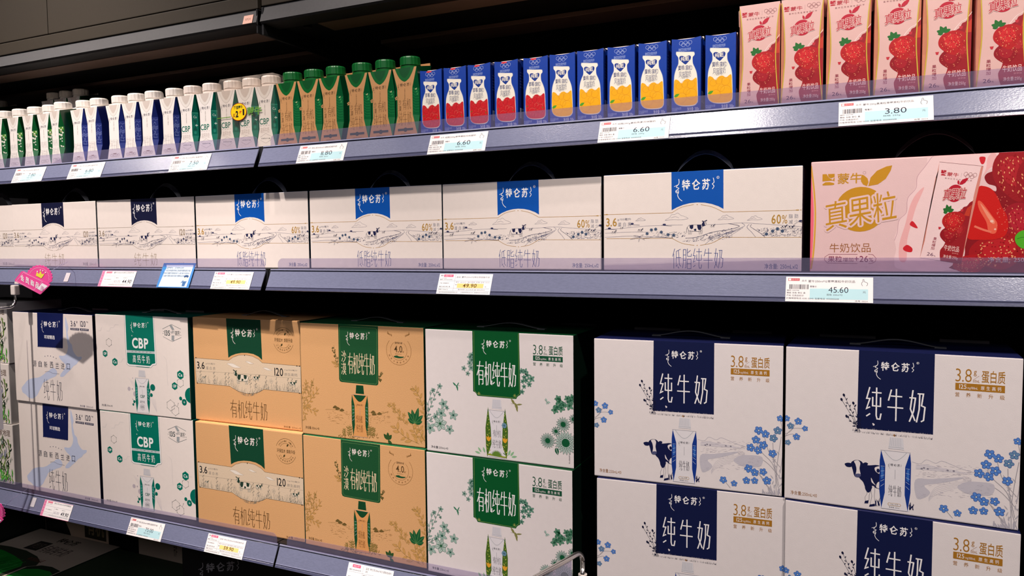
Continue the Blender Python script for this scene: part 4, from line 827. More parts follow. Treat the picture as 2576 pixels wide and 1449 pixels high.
    m.blob([(985, 480), (1060, 460), (1150, 500), (1220, 600), (1260, 700), (1320, 800), (1340, 930), (1300, 1040), (1180, 1085), (1000, 1090), (860, 1070), (880, 900), (940, 700)], (208, 28, 24), 8)
    m.blob([(980, 640), (1030, 650), (1150, 810), (1210, 900), (1190, 1010), (1110, 1000), (1080, 880), (1000, 740)], (238, 100, 74), 9); m.blob([(1010, 660), (1130, 800), (1180, 880), (1150, 900), (1080, 800)], (246, 150, 120), 10); m.curve([(940, 930), (1040, 970), (1140, 1000)], .0022, (240, 120, 96), 10)
    m.ell((1145, 872), .0016, .0014, (250, 200, 180), 11); m.ell((1184, 966), .001, .001, (250, 200, 180), 11)
    for k in range(26): X, Y = P((1290 + R.uniform(-90, 60), 560 + R.uniform(0, 420))); m.ell((X, Y), .0007, .0004, (236, 120, 100), 11, R.uniform(0, 3), 6, mm=True)
    m.blob([(1420, 1050), (1480, 990), (1560, 980), (1640, 1040), (1600, 1180), (1500, 1190), (1430, 1130)], (84, 176, 40), 11); m.curve([(1440, 1080), (1520, 1060), (1620, 1090)], .0006, (50, 130, 30), 12)
    for pts in ([(180, 910), (215, 870), (275, 950), (230, 945)], [(100, 1190), (150, 1150), (210, 1190), (200, 1235), (130, 1225)], [(1000, 120), (1070, 120), (1055, 190), (1020, 195)]): m.blob(pts, (214, 36, 48), 4)
    # pictured carton, tilted
    TL, TR, BR, BL = P((530, 175)), P((1045, 225)), P((785, 1375)), P((300, 1300))
    m.poly([(530, 175), (300, 1300), (320, 1305), (485, 360), (500, 355), (525, 250)], (216, 130, 110), 12); m.poly([(1045, 225), (1000, 440), (785, 1375), (750, 1370), (950, 500), (1020, 230)], (220, 140, 124), 13)
    F0 = m.F; cw_, ch_ = .05, .11
    def F2(u, v, L):
        a_, b_ = u / cw_, v / ch_
        waist = .06 * math.sin(PI * b_); a_ = waist + a_ * (1 - 2 * waist)
        X = (TL[0] * (1 - a_) + TR[0] * a_) * b_ + (BL[0] * (1 - a_) + BR[0] * a_) * (1 - b_); Y = (TL[1] * (1 - a_) + TR[1] * a_) * b_ + (BL[1] * (1 - a_) + BR[1] * a_) * (1 - b_)
        return F0(X, Y, L)
    cl_ = m.clip; m.clip = None; m.F = F2; m.H = None
    n = 10; m.raw([(0, ch_ * k / n) for k in range(n + 1)] + [(cw_, ch_ * (n - k) / n) for k in range(n + 1)], [tuple(range(2 * n + 2))], (248, 214, 212), 12)
    m.line([(0, ch_), (cw_, ch_)], .0004, (120, 60, 60), 13); pinkfront(m, cw_, ch_ * .98, 13)
    m.F = F0; m.H = H2; m.clip = cl_
    m.text('净含量: 250', (1100, 1292), (1524, 1355), (226, 196, 196), 23)
    m.text('g×12', (1540, 1292), (1680, 1360), (226, 196, 196), 23)
    return m

def place_box(name, label, cat, mesh, w, h, loc, yaw_, hy, span, rise, top_strips=None, flat=True, hc=(104, 104, 104), group=None):
    t = thing(name, label, cat, loc, yaw_, group)
    mesh.seal('box_body', t); handle_arc(t, w, h, hy, span, rise, hc, flat)
    if top_strips: flap(t, w, h, top_strips[0], top_strips[1])
    return t
ZB = -.4621
G12 = 'white twelve packs on the middle shelf'
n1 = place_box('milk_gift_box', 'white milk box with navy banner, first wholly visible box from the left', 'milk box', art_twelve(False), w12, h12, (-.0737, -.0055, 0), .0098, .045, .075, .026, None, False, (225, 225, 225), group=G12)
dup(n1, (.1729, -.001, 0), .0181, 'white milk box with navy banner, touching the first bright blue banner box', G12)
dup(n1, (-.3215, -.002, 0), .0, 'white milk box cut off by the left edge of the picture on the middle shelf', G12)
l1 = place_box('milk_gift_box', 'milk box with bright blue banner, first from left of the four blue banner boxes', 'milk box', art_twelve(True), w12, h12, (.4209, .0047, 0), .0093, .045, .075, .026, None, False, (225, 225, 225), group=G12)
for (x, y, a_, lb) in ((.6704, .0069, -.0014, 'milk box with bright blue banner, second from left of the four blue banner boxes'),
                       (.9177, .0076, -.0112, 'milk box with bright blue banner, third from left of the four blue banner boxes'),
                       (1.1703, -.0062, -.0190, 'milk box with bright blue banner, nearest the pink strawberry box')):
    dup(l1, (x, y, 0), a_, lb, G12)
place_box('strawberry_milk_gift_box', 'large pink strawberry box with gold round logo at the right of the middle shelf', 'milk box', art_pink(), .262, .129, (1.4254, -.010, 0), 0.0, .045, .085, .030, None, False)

GB = 'stacked gift boxes on the bottom shelf'
HT = hk + ZB + .0008
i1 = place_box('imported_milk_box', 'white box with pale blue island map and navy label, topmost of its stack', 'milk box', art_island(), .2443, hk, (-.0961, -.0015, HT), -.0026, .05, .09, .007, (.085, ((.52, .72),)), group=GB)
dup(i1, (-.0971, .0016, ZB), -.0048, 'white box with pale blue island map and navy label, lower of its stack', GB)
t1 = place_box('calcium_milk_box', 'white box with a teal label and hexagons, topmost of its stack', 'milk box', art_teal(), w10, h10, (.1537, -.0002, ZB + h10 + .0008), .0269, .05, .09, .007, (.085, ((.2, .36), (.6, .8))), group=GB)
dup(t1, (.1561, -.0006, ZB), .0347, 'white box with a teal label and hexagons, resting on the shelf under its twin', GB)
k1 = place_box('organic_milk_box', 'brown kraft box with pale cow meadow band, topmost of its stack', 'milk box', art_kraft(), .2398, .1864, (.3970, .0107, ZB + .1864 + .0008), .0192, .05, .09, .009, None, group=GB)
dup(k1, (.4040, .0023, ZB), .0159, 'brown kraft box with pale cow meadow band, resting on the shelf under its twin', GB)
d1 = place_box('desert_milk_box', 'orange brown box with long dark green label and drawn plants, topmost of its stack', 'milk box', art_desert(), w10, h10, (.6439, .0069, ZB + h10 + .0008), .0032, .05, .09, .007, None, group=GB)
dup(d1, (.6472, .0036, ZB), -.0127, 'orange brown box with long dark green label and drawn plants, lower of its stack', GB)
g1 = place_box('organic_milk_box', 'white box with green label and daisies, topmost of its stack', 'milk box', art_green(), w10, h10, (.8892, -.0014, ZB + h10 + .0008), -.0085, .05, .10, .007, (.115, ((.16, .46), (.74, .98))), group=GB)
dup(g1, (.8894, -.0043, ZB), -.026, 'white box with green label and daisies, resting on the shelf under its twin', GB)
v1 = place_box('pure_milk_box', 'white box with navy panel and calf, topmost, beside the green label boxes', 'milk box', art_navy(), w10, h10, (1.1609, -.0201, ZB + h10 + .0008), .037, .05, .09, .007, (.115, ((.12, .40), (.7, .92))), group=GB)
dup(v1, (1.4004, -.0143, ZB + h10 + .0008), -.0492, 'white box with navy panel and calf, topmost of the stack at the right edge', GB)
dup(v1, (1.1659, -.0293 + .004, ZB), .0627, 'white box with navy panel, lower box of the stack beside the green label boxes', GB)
dup(v1, (1.402, -.0175, ZB), -.0648, 'white box with navy panel, lower box in the bottom right corner', GB)
for o in [k for k in bpy.data.objects if k.parent and k.parent.name in ('imported_milk_box.001', 'calcium_milk_box.001', 'organic_milk_box.001', 'desert_milk_box.001', 'organic_milk_box.003', 'pure_milk_box.002', 'pure_milk_box.003') and not k.name.startswith('box_body')]: bpy.data.objects.remove(o)

# ------------------------------------------------------------------ shop room
def struct(name, x0, x1, y0, y1, z0, z1, col, m=CONC):
    b = MB([m]); b.box(x0, x1, y0, y1, z0, z1, col); o = b.seal(name, None, (0, 0, 0)); o['kind'] = 'structure'; return o
struct('floor', -3.3, 4.7, -3.7, .66, -1.20, -1.15, (88, 82, 76)); struct('ceiling', -3.3, 4.7, -3.7, .66, 1.78, 1.83, (60, 58, 58))
struct('wall_back', -3.3, 4.7, .62, .66, -1.15, 1.78, (60, 58, 60)); struct('wall_left', -3.34, -3.3, -3.7, .66, -1.15, 1.78, (96, 92, 92))
struct('wall_right', 4.7, 4.74, -3.7, .66, -1.15, 1.78, (96, 92, 92)); struct('wall_front', -3.3, 4.7, -3.74, -3.7, -1.15, 1.78, (96, 92, 92))

# ------------------------------------------------------------------ shelving bays with canopy
ZT = .2005
BK = (16, 15, 17)
XL, XJ, XR = -.66, .5975, 1.95
for (x0, x1, sd) in ((XL, XJ - .001, 'left'), (XJ + .001, XR, 'right')):
    L_ = x1 - x0
    b = MB([BLACK]); b.box(0, L_, .40, .41, .02, 2.60, BK)
    for k in range(12): b.box(0, L_, .3985, .40, .24 + .19 * k, .246 + .19 * k, (10, 10, 11))
    tag(b.seal('back_panel', None, (x0, 0, -1.15)), 'black back panel behind the shelves, bay %s of the rail gap' % sd, 'back panel', 'black shelving parts')
    for z, nm in ((ZT, 'top'), (0, 'middle'), (ZB, 'bottom')):
        t = thing('shelf_board', 'black shelf board of the %s shelf, %s of the rail gap' % (nm, sd), 'shelf', (x0, 0, z), 0, 'black shelving parts')
        b = MB([BLACK]); b.box(0, L_, -.0095, .395, -.022, -.0004, BK, 0, .001); b.seal('board', t)
        b = MB([BLACK]); b.box(0, L_, -.0112, -.0095, -.030, -.003, (30, 30, 34)); b.seal('front_strip', t)
    t = thing('base_deck', 'black base deck at the bottom, %s of the rail gap' % sd, 'base', (x0, 0, -1.15), 0, 'black shelving parts')
    b = MB([BLACK]); b.box(0, L_, -.02, .395, .05, .2295, BK, 0, .003); b.seal('deck_box', t)
    b = MB([BLACK]); b.box(.01, L_ - .01, .0, .36, 0, .05, (12, 12, 12)); b.seal('plinth', t)
ST = (60, 53, 44); ST2 = (80, 79, 80)
for (x0, x1, lab, right) in ((XL, .594, 'dark metal canopy over the left bay with a small pink sticker', 0), (.602, XR, 'dark metal canopy over the right bay', 1)):
    t = thing('canopy', lab, 'canopy', (x0, 0, .38)); L_ = x1 - x0
    seams = (0, .0765 - x0, L_) if not right else (0, .62, L_)
    for a_, b_ in zip(seams, seams[1:]):
        b = MB([STEEL]); b.box(a_ + .0008, b_ - .0008, -.0150, -.006, .0635, .30, ST, 0, .0012); b.seal('fascia_panel', t)
    b = MB([STEEL])
    if not right: b.box(0, L_, -.0150, -.006, .0395, .0620, ST, 0, .0012)
    else: b.box(0, L_, -.0150, -.006, .0420, .0620, ST, 0, .0012)
    b.seal('trim_strip', t)
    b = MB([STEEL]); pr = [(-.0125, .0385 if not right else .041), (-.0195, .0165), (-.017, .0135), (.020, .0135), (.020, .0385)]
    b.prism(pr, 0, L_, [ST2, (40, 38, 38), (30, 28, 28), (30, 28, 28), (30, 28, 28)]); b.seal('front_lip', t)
    xs = .0 if not right else .085
    BR_ = (104, 84, 74)
    b = MB([STEEL]); b.box(xs, L_, .018, .062, .012, .0185, BR_, 0, .001); b.seal('underside_slat', t)
    b = MB([STEEL]); b.box(xs + (.03 if right else 0), L_ - (0 if right else .01), .150, .205, .008, .0150, BR_, 0, .001); b.seal('underside_slat', t)
    b = MB([BLACK]); b.box(0, L_, .021, .395, .019, .30, (20, 18, 18)); b.seal('canopy_housing', t)
    b = MB([BLACK])
    b.box(0, .004, -.016, .30, -.004, .040, (30, 30, 32), 0, .0012) if right else b.box(L_ - .003, L_, -.016, .30, .000, .0385, (30, 30, 32), 0, .001)
    b.seal('end_plate', t)
    if right:
        b = MB([STEEL]); b.tube([(.055, .030, .012), (.055, .030, .019)], .007, (24, 23, 24), n=16); b.seal('bolt', t)

# ------------------------------------------------------------------ price rails
FT, FB = (-.0134, -.0048), (-.0240, -.0292)      # top and bottom of the slanted face
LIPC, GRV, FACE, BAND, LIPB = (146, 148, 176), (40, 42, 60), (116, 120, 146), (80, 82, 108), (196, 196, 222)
def rail(zs, x0, x1, fx0, fx1, lab):
    t = thing('price_rail', lab, 'price rail', (x0, 0, zs)); L_ = x1 - x0
    b = MB([RAILM])
    prof = [(-.0118, -.0010), (-.0134, -.0010), (-.0138, -.0028), (-.0128, -.0032), (-.0128, -.0042), FT, FB, (-.0249, -.0294), (-.0250, -.0306), (-.0243, -.0308), (-.0256, -.0320), (-.0268, -.0350), (-.0258, -.0356), (-.0236, -.0300), (-.0118, -.0060)]
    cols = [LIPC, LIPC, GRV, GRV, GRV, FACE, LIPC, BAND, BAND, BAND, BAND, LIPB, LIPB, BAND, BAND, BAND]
    b.prism(prof, 0, L_, cols); b.seal('label_channel', t)
    b = MB([FENCE]); a_, c_ = fx0 - x0, fx1 - x0; zt = .0165; rr = .010
    pts = [(a_, -.003)] + [(a_ + rr - rr * math.cos(k * PI / 12), zt - rr + rr * math.sin(k * PI / 12)) for k in range(7)] + [(c_ - rr + rr * math.sin(k * PI / 12), zt - rr + rr * math.cos(k * PI / 12)) for k in range(7)] + [(c_, -.003)]
    n = len(pts); y0, y1 = -.0134, -.0122
    b.face([(p[0], y0, p[1]) for p in pts], (200, 200, 220)); b.face([(p[0], y1, p[1]) for p in pts][::-1], (200, 200, 220))
    for i in range(n): p, q = pts[i], pts[(i + 1) % n]; b.face([(p[0], y0, p[1]), (q[0], y0, q[1]), (q[0], y1, q[1]), (p[0], y1, p[1])], (200, 200, 220))
    b.seal('clear_fence', t); return t
for zs, nm, e in ((ZT, 'top', (.5860, .5960)), (0, 'middle', (.5930, .6040)), (ZB, 'bottom', (.6020, .6065))):
    rail(zs, XL + .01, e[0], XL + .01, e[0] - .0015, 'grey plastic price rail with clear fence on the %s shelf, left of the gap' % nm)
    rail(zs, e[1], XR - .01 if zs > ZB else 1.1585, e[1] + .0155, XR - .01 if zs > ZB else 1.1575, 'grey plastic price rail with clear fence on the %s shelf, right of the gap' % nm)

# ------------------------------------------------------------------ price tags on the slanted face
fv = Vector((0, FT[0] - FB[0], FT[1] - FB[1])); fl_ = fv.length; fv.normalize(); fn = Vector((0, -fv.z, fv.y))
def slab(b, w, h, th, col, off, base):
    """thin card parallel to the rail face"""
    F = lambda u, v, L: tuple(base + Vector((u, 0, 0)) + fv * v + fn * (off + th + .00005 + .00002 * L))
    c = [base + Vector((u, 0, 0)) + fv * v + fn * o_ for o_ in (off, off + th) for (u, v) in ((0, 0), (w, 0), (w, h), (0, h))]
    b.add(c, [(0, 3, 2, 1), (4, 5, 6, 7), (0, 1, 5, 4), (1, 2, 6, 5), (2, 3, 7, 6), (3, 0, 4, 7)], col)
    b.F = F; b.H = lambda p: (p[0] * w, p[1] * h)
TI = (70, 68, 80)
def tag_std(b, name, price, spec):
    b.poly([(.285, .11), (.945, .11), (.945, .53), (.285, .53)], (190, 226, 232), 1)
    b.poly([(.027, .835), (.163, .835), (.163, .94), (.027, .94)], (206, 92, 98), 1); b.poly([(.033, .85), (.062, .85), (.062, .925), (.033, .925)], (244, 236, 230), 2); b.text('超市鲜', (.07, .925), (.155, .852), (240, 180, 176), 2)
    b.text('品名', (.19, .88), (.245, .81), (120, 116, 120), 2, space=.1); b.text(name, (.265, .875), (.80, .775), (90, 86, 92), 2)
    b.line([(.885, .66), (.872, .72), (.873, .78), (.885, .82), (.885, .90), (.892, .92), (.90, .90), (.90, .83), (.925, .80), (.94, .77), (.937, .70), (.925, .66)], .0004, TI, 2)
    x = .045; rr = random.Random(len(name) + int(float(price)))
    while x < .26:
        w_ = rr.choice((.003, .003, .006, .009)); b.poly([(x, .50), (x + w_, .50), (x + w_, .69), (x, .69)], (60, 58, 66), 2); x += w_ + rr.choice((.003, .005, .008))
    b.text('零售价', (.285, .645), (.365, .575), TI, 2); b.text(price, (.50, .60), (.725, .375), (48, 50, 66), 3, -.004); b.text('元', (.885, .45), (.92, .37), TI, 2)
    b.text(spec, (.48, .33), (.66, .25), TI, 2); b.text('编码 243796', (.015, .475), (.16, .425), TI, 2); b.text('等级 合格 单位 盒', (.015, .385), (.235, .315), TI, 2); b.text('产地 见商品标识', (.012, .275), (.215, .205), TI, 2)
    b.text('价格举报电话 12315 12345 监督电话 4000105508', (.01, .165), (.62, .095), TI, 2); b.text('店号 0024', (.80, .085), (.94, .03), TI, 2)
def tag_sale(b, name, price, old, dates):
    ln = (150, 148, 160)
    b.poly([(.37, .31), (.86, .31), (.86, .52), (.37, .52)], (246, 222, 140), 1)
    for q in (((0.01, .65), (.98, .65)), ((.01, .285), (.98, .285)), ((.01, .155), (.98, .155)), ((.31, .97), (.31, .155))): b.line(list(q), .0003, ln, 2)
    b.poly([(.09, .84), (.27, .84), (.27, .96), (.09, .96)], (222, 92, 128), 1); b.text('超市', (.11, .94), (.25, .86), (250, 210, 220), 2); b.text('鲜', (.03, .95), (.08, .86), (120, 40, 90), 2)
    b.text('243801', (.06, .80), (.15, .76), ln, 2); b.text('编码 6923644283', (.02, .74), (.26, .69), TI, 2); b.text(name, (.335, .88), (.95, .80), (100, 98, 110), 2)
    b.text('原价 ' + old + '元 降价原因 促销 店号 0024', (.335, .62), (.96, .55), ln, 2); b.text('现价', (.33, .49), (.37, .43), TI, 2); b.text(price, (.48, .515), (.735, .325), (112, 74, 30), 3, .014, shear=.1); b.text('元', (.885, .40), (.915, .34), TI, 2)
    b.text('产地 见商品标识', (.03, .56), (.21, .50), TI, 2); b.text('等级 合格 单位 提', (.03, .39), (.24, .33), TI, 2); b.text('规格 250ml*12', (.03, .25), (.21, .19), TI, 2)
    b.text(dates, (.40, .25), (.90, .19), TI, 2); b.text('上海市某食品连锁经营有限公司', (.02, .11), (.40, .06), TI, 2); b.text('价格举报电话12315 监督电话4000105508', (.46, .11), (.97, .06), TI, 2)
def tag_pink(b, name, price, old):
    pk = (226, 120, 160); ln = (160, 152, 168)
    b.poly([(0, 0), (.085, 0), (.085, 1), (0, 1)], (240, 150, 184), 1); b.line([(.0, .01), (1, .01)], .0006, pk, 2); b.line([(0, .985), (1, .985)], .0005, pk, 2)
    for k, ch in enumerate('会员专享价'): b.text(ch, (.02, .93 - .18 * k), (.07, .80 - .18 * k), (176, 40, 96), 2)
    b.poly([(.13, .84), (.30, .84), (.30, .95), (.13, .95)], (232, 130, 150), 1)
    for q in (((.10, .66), (.97, .66)), ((.10, .28), (.42, .28)), ((.10, .17), (.97, .17)), ((.42, .66), (.42, .17)), ((.10, .10), (.97, .10))): b.line(list(q), .0003, ln, 2)
    b.text(name, (.36, .93), (.94, .84), TI, 2); b.text('编码 243800', (.12, .80), (.30, .76), ln, 2); b.text('产地 见商品标识', (.12, .48), (.34, .43), TI, 2); b.text('原价', (.46, .58), (.55, .53), TI, 2); b.text('会员价', (.68, .58), (.80, .53), TI, 2)
    b.text(old, (.44, .41), (.62, .26), (170, 160, 172), 2); b.text(price, (.68, .45), (.94, .22), (44, 42, 56), 3, .012, shear=.1); b.text('价格举报电话 12315 12345 监督电话 4000105508', (.30, .145), (.94, .115), TI, 2)
def tag_big(b, name, price):
    ln = (150, 148, 160)
    for q in (((.02, .68), (.98, .68)), ((.34, .97), (.34, .15)), ((.02, .15), (.98, .15)), ((.02, .36), (.34, .36))): b.line(list(q), .0003, ln, 2)
    b.poly([(.10, .85), (.28, .85), (.28, .96), (.10, .96)], (222, 92, 128), 1); b.text('超市', (.12, .94), (.26, .87), (250, 210, 220), 2); b.text('编码 6923644299', (.04, .79), (.30, .73), TI, 2)
    b.text(name, (.40, .93), (.96, .84), (90, 88, 98), 2); b.text('奶', (.40, .81), (.45, .74), TI, 2); b.text('零售价', (.36, .64), (.45, .58), TI, 2); b.text(price, (.46, .56), (.90, .22), (34, 34, 40), 3, .018)
    b.text('产地 见商品标识', (.04, .52), (.27, .46), TI, 2); b.text('等级 合格 单位 提', (.03, .30), (.26, .24), TI, 2); b.text('元', (.92, .36), (.95, .30), TI, 2); b.text('价格举报电话12315 监督电话4000105508', (.03, .10), (.7, .05), TI, 2)
def ptag(zs, x, w, fn_, args, lab, col=(244, 238, 236), h=.0310, v0=-.0062, rot=0):
    b = MB([PAPER]); slab(b, w, h, .0004, col, .0006, Vector((0, FB[0], FB[1])) + fv * v0); fn_(b, *args)
    o = b.seal('price_tag', None, (x, 0, zs)); tag(o, lab, 'price tag', 'price tags in the rails'); return o
WP = (246, 240, 238)
ptag(ZT, -.0372, .092, tag_std, ('特仑苏250ml梦幻盖有机奶', '7.80', '规格 250ml'), 'price tag reading 7.80 on the top rail, leftmost tag there')
ptag(ZT, .1284, .093, tag_std, ('特仑苏250ml梦幻盖纯牛奶', '6.80', '规格 250ml'), 'price tag reading 6.80 on the top rail under the blue sided cartons')
ptag(ZT, .3943, .090, tag_std, ('特仑苏250ml梦幻盖高钙奶', '7.50', '规格 250ml'), 'price tag reading 7.50 on the top rail, just left of the rail gap')
ptag(ZT, .6740, .091, tag_std, ('特仑苏250ml沙漠有机纯牛奶', '11.80', '规格 250ml'), 'price tag reading 11.80 under the kraft cartons with green caps')
ptag(ZT, .9129, .093, tag_std, ('纯甄200g草莓果粒风味酸奶', '6.60', '规格 200g'), 'price tag reading 6.60 under the red strawberry yogurt cartons')
ptag(ZT, 1.1688, .092, tag_std, ('纯甄200g黄桃燕麦风味酸奶', '6.60', '规格 200g'), 'price tag reading 6.60 under the yellow peach yogurt cartons')
ptag(ZT, 1.4542, .0945, tag_std, ('蒙牛250g真果粒草莓果粒牛奶饮品', '3.80', '规格 250g'), 'price tag reading 3.80 under the pink strawberry cartons')
ptag(0, .2017, .0907, tag_pink, ('蒙牛250ml*12特仑苏纯牛奶', '44.90', '65.00'), 'pink edged price tag reading 44.90 on the middle rail', WP)
ptag(0, .4831, .0862, tag_sale, ('品名 蒙牛250ml*12特仑苏低脂牛奶', '49.90', '68.00', '降价时间 2024.09.09 至 2024.09.22'), 'price tag reading 49.90 on yellow, on the middle rail beside the blue notice card', WP)
ptag(0, .9245, .0862, tag_sale, ('品名 蒙牛250ml*12特仑苏低脂牛奶', '49.90', '68.00', '降价时间 2024.09.09 至 2024.09.22'), 'price tag reading 49.90 on yellow, on the middle rail right of the rail gap', (252, 250, 250))
ptag(0, 1.3997, .0934, tag_std, ('蒙牛250ml*12草莓果粒牛奶饮品', '45.60', '规格 250ml*12'), 'price tag reading 45.60 under the pink strawberry box')
ptag(ZB, .0025, .0857, tag_pink, ('特仑苏250ml*12环球精选', '49.90', '65.00'), 'pink edged price tag reading 49.90 on the bottom rail', WP)
ptag(ZB, .2514, .0890, tag_std, ('特仑苏250ml*10梦幻盖高钙牛奶', '75.00', '规格 250ml*10'), 'price tag reading 75.00 on the bottom rail under the teal label boxes')
ptag(ZB, .4473, .0876, tag_sale, ('品名 特仑苏250ml*12有机纯牛奶', '59.90', '88.00', '降价时间 2024.09.09 至 2024.09.22'), 'price tag reading 59.90 on yellow, on the bottom rail', WP)
ptag(ZB, .7496, .0850, tag_big, ('品名 特仑苏250ml*10沙漠有机纯牛', '118.00'), 'large price tag reading 118.00 cut by the bottom edge', (250, 248, 248), .0400, -.0150)
for zs, x, v0, lab in ((0, .1010, .0020, 'small blank greyish sticker on the middle rail beside the pink crown tag'), (ZB, -.0360, .0060, 'small blank white sticker at the left of the bottom rail')):
    b = MB([PAPER]); slab(b, .0125, .0180, .0003, (206, 200, 204), .0005, Vector((0, FB[0], FB[1])) + fv * v0)
    for k in range(3): b.line([(.2, .3 + .2 * k), (.75, .3 + .2 * k)], .0003, (180, 176, 190), 1)
    tag(b.seal('sticker', None, (x, 0, zs)), lab, 'sticker')
b = MB([PAPER]); b.box(0, .0198, -.0006, 0, 0, .0150, (240, 190, 172)); b.frame(front(0, 0, -.0006)); b.text('RP24', (.0045, .0098), (.0155, .0055), (150, 110, 100), 1, mm=True)
o = b.seal('sticker', None, (.5665, -.0202, .3962)); o.rotation_euler = (-.30, 0, 0); tag(o, 'small pink sticker on the canopy lip beside the gap', 'sticker')
# blue notice card standing in front of the rail
b = MB([PAPER]); base = Vector((0, FB[0], FB[1])) + fv * -.0060; slab(b, .078, .0460, .0008, (74, 138, 206), .0016, base)
b.poly([(.06, .03), (.93, .03), (.95, .90), (.93, .93), (.10, .93), (.14, .80), (.11, .68)], (206, 222, 236), 1); b.poly([(.03, .90), (.13, .76), (.04, .74)], (60, 140, 196), 2)
for x0_, x1_, y_, t_ in ((.15, .35, .80, '温馨提示:'), (.40, .68, .80, '反诈宣传公告栏'), (.13, .90, .69, '凡陌生来电要求转账汇款请提高警惕谨防诈骗'), (.08, .90, .58, '不轻信不透露不转账保护好个人银行账户信息安全'), (.12, .78, .47, '如遇可疑情况请及时拨打报警电话求助')): b.text(t_, (x0_, y_ + .035), (x1_, y_ - .035), (60, 78, 110), 2, .01)
b.ell((.835, .455), .0055, .0026, (52, 84, 130), 2); b.poly([(.77, .44), (.90, .44), (.885, .40), (.785, .40)], (52, 84, 130), 2); b.ell((.835, .35), .0046, .0036, (236, 214, 200), 2); b.poly([(.77, .26), (.90, .26), (.88, .06), (.78, .06)], (70, 110, 160), 2); b.line([(.78, .24), (.73, .20), (.78, .30)], .0016, (70, 110, 160), 3); b.poly([(.86, .04), (.92, .04), (.92, .28), (.88, .22)], (236, 236, 240), 3)
tag(b.seal('notice_card', None, (.3560, 0, 0)), 'small blue edged notice card standing in front of the middle rail', 'card')

# ------------------------------------------------------------------ drink cartons on the top shelf
def waisted(m, w, d, h, c, m1, m2, cf, cfac, cs, ct, sl):
    fac = []
    def ring4(z): return [(0, 0, z), (w, 0, z), (w, d, z), (0, d, z)]
    m.face([(0, 0, 0), (w, 0, 0), (w - c, 0, m1), (w - c, 0, m2), (w, 0, h), (0, 0, h), (c, 0, m2), (c, 0, m1)], cf)
    m.face([(0, d, 0), (w, d, 0), (w - c, d, m1), (w - c, d, m2), (w, d, h + sl), (0, d, h + sl), (c, d, m2), (c, d, m1)], cf)
    for x in (0, w): m.face([(x, 0, 0), (x, d, 0), (x, d - c, m1), (x, d - c, m2), (x, d, h + sl), (x, 0, h), (x, c, m2), (x, c, m1)], cs)
    for x, sx in ((0, 1), (w, -1)):
        for y, sy in ((0, 1), (d, -1)):
            hh = h + (sl if y else 0); A1, A2 = (x + sx * c, y, m1), (x + sx * c, y, m2); B1, B2 = (x, y + sy * c, m1), (x, y + sy * c, m2)
            m.face([(x, y, 0), A1, B1], cfac); m.face([A1, B1, B2, A2], cfac); m.face([(x, y, hh), A2, B2], cfac)
    m.face([(0, 0, h), (w, 0, h), (w, d, h + sl), (0, d, h + sl)], ct); m.face([(0, 0, 0), (w, 0, 0), (w, d, 0), (0, d, 0)], cf)
    if sl: m.box(.001, w - .001, d - .002, d - .0005, h + sl - .001, h + sl + .0035, cf)
def facet_frame(w, c, m1, m2):
    A = Vector((w - c, 0, 0)); B = Vector((w, c, 0)); n = Vector((1, -1, 0)).normalized()
    return lambda u, v, L: tuple(A.lerp(B, u) + Vector((0, 0, m1 + (m2 - m1) * v)) + n * (.00005 + .00002 * L))
def cap_mesh(col, r=.0157):
    m = MB([CAPM]); n = 48
    prof = [(.0128, -.006), (.0135, -.0005), (r * .96, -.0002), (r * .97, .0026), (r * .90, .0029), (r * .90, .0036), (r, .0040), (r * .99, .0130), (r * .93, .0146), (r * .86, .0151), (0, .0152)]
    vs = []
    for i, (q, z) in enumerate(prof):
        for k in range(n):
            t = 2 * PI * k / n; rr = q * (1 - (.022 if (k % 3 == 0 and 6 <= i <= 8) else 0)); vs.append((rr * math.cos(t), rr * math.sin(t), z))
    vs = [(v[0], v[1], v[2] * 1.14) for v in vs]
    m.add(vs, [(i * n + k, i * n + (k + 1) % n, (i + 1) * n + (k + 1) % n, (i + 1) * n + k) for i in range(len(prof) - 1) for k in range(n)], col, 0, False)
    return m
DW, DH, DD = .0405, .1000, .043
